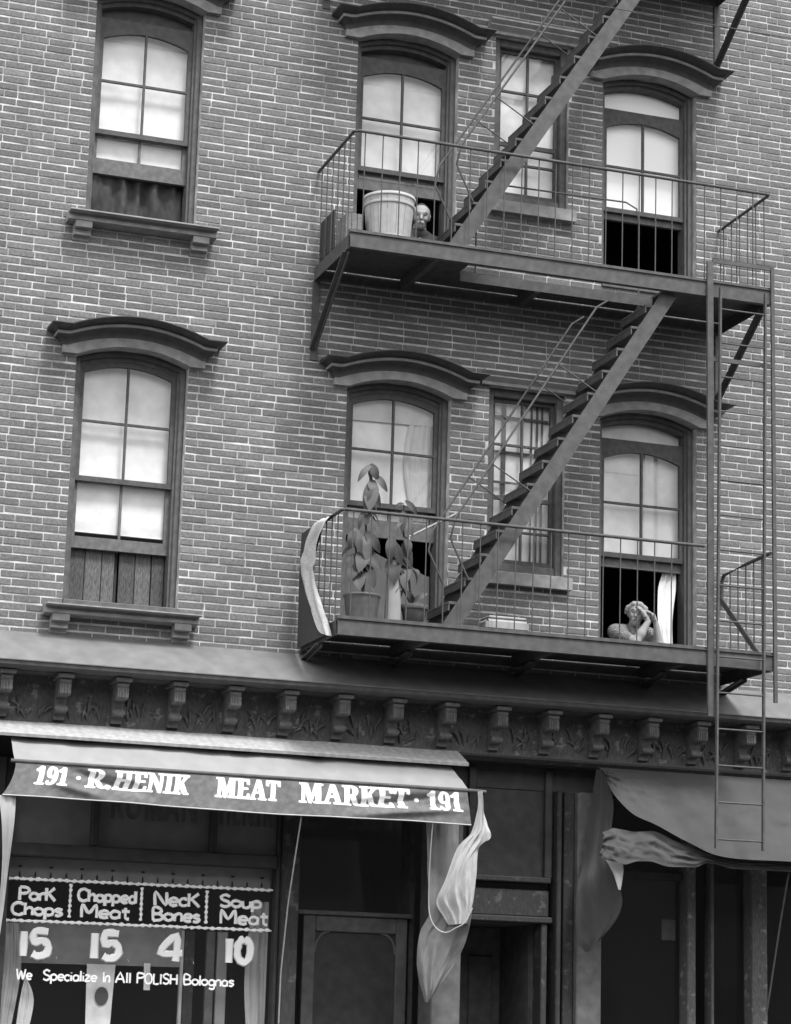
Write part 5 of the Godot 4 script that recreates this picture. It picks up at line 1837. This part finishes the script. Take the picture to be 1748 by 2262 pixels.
func build_people():
	# person leaning on the sill, head propped on a raised hand
	var t := thing("person", "person in a pale patterned dress leaning on the sill, hand against the forehead", "person")
	var c := Vector3(4.805, 5.10, -0.005)
	var f := Vector3(-0.42, -0.10, 1.0).normalized()
	var up := Vector3(0.16, 1.0, 0.06).normalized()
	up = (up - f * up.dot(f)).normalized()
	var s := 0.105
	var neck := c - up * 0.085 - f * 0.02
	var shl := Vector3(4.645, 4.955, -0.07)
	var shr := Vector3(4.95, 4.955, -0.08)
	var elb := Vector3(4.755, 4.85, 0.10)
	var wri := Vector3(4.865, 5.03, 0.10)
	var elr := Vector3(4.985, 4.845, 0.07)
	var wrr := Vector3(4.945, 5.015, 0.085)
	var st := begin()
	var cnt := net(st, head_bones(c, f, up, s), 0.018, 0.006, 0)
	cnt = net(st, [[neck + up * 0.03, Vector3(4.80, 4.94, -0.07), 0.046, 0.055], [shl + Vector3(0.05, -0.03, 0.05), elb, 0.042, 0.037], [elb, elb.lerp(wri, 0.4), 0.036, 0.037], [elb.lerp(wri, 0.4), wri, 0.037, 0.024], [shr + Vector3(0.0, -0.04, 0.05), elr, 0.042, 0.036], [elr, wrr, 0.036, 0.024]], 0.02, 0.009, cnt)
	var dh := (c + up * 0.045 + f * 0.085 + Vector3(0.03, 0.01, 0) - wri).normalized()
	cnt = net(st, hand_bones(wri, dh, Vector3(-0.75, 0.1, -0.5).normalized(), 1.0), 0.006, 0.0035, cnt)
	cnt = net(st, hand_bones(wrr, Vector3(-0.45, 0.85, 0.1).normalized(), Vector3(-0.8, -0.3, -0.3).normalized(), 0.95), 0.006, 0.0035, cnt)
	part(t, "body", st, "skin")
	face_details(t, c, f, up, s)
	st = begin()
	var locks := [[c + up * 0.35 * s - f * 0.22 * s, c + up * 0.40 * s - f * 0.1 * s, 0.76 * s, 0.70 * s], [c - f * 0.5 * s, c - up * 0.35 * s - f * 0.5 * s, 0.52 * s, 0.4 * s]]
	var rr := up.cross(f).normalized()
	for q in 15:
		var an := -1.5 + 3.0 * q / 14.0
		var root := c + up * 0.62 * s - f * 0.15 * s + rr * 0.5 * s * sin(an)
		var tip := c + up * (0.80 * cos(an) + 0.02 * (q % 3)) * s + rr * 0.80 * s * sin(an) + f * (0.42 * cos(an) + 0.05 * (q % 2)) * s
		locks.append([root, tip, 0.2 * s, (0.17 + 0.03 * (q % 3)) * s])
	net(st, locks, 0.006, 0.006, 0)
	part(t, "hair", st, "hair")
	st = begin()
	net(st, [[shl, shr, 0.05, 0.05], [shl + Vector3(0.05, -0.02, -0.02), Vector3(4.72, 4.80, -0.12), 0.075, 0.10], [shr + Vector3(-0.05, -0.02, -0.02), Vector3(4.88, 4.80, -0.12), 0.075, 0.10], [Vector3(4.72, 4.80, -0.14), Vector3(4.74, 4.64, -0.32), 0.11, 0.12], [Vector3(4.88, 4.80, -0.14), Vector3(4.86, 4.64, -0.32), 0.11, 0.12], [shl, shl.lerp(elb, 0.6), 0.054, 0.05], [shl, Vector3(4.78, 4.985, -0.08), 0.05, 0.045], [shr, Vector3(4.83, 4.985, -0.08), 0.05, 0.045], [shr, shr.lerp(elr, 0.6), 0.054, 0.05]], 0.035, 0.011, 0)
	part(t, "dress", st, "dress")
	# face looking out beside the tub
	t = thing("person", "person in dark clothes looking out of the window beside the pale tub", "person")
	c = Vector3(2.888, 8.365, -0.20)
	f = Vector3(-0.28, -0.22, 1.0).normalized()
	up = Vector3(0.0, 1.0, 0.2).normalized()
	up = (up - f * up.dot(f)).normalized()
	s = 0.112
	st = begin()
	cnt = net(st, head_bones(c, f, up, s), 0.018, 0.006, 0)
	net(st, [[c - up * 0.06 - f * 0.03, Vector3(2.89, 8.19, -0.27), 0.055, 0.075]], 0.02, 0.009, cnt)
	part(t, "body", st, "skin")
	face_details(t, c, f, up, s)
	st = begin()
	net(st, [[c - f * 0.30 * s + up * 0.28 * s, c - f * 0.5 * s - up * 0.2 * s, 0.76 * s, 0.5 * s], [c + up * 0.74 * s - f * 0.15 * s, c + up * 0.66 * s + f * 0.2 * s, 0.36 * s, 0.26 * s]], 0.02, 0.008, 0)
	part(t, "hair", st, "hair_dark")
	st = begin()
	net(st, [[Vector3(2.72, 8.18, -0.28), Vector3(3.04, 8.18, -0.28), 0.07, 0.07], [Vector3(2.83, 8.22, -0.27), Vector3(2.95, 8.22, -0.27), 0.06, 0.06], [Vector3(2.85, 8.23, -0.22), Vector3(2.92, 8.23, -0.22), 0.04, 0.04], [Vector3(2.80, 8.14, -0.28), Vector3(2.80, 7.78, -0.36), 0.10, 0.12], [Vector3(2.96, 8.14, -0.28), Vector3(2.95, 7.78, -0.36), 0.10, 0.12], [Vector3(2.72, 8.16, -0.28), Vector3(2.70, 8.0, -0.2), 0.06, 0.05], [Vector3(3.04, 8.16, -0.28), Vector3(3.02, 8.0, -0.2), 0.06, 0.05], [Vector3(2.70, 8.0, -0.20), Vector3(2.82, 7.98, -0.06), 0.045, 0.035], [Vector3(3.02, 8.0, -0.20), Vector3(2.94, 7.98, -0.06), 0.045, 0.035]], 0.03, 0.012, 0)
	part(t, "jacket", st, "shirt_dark")
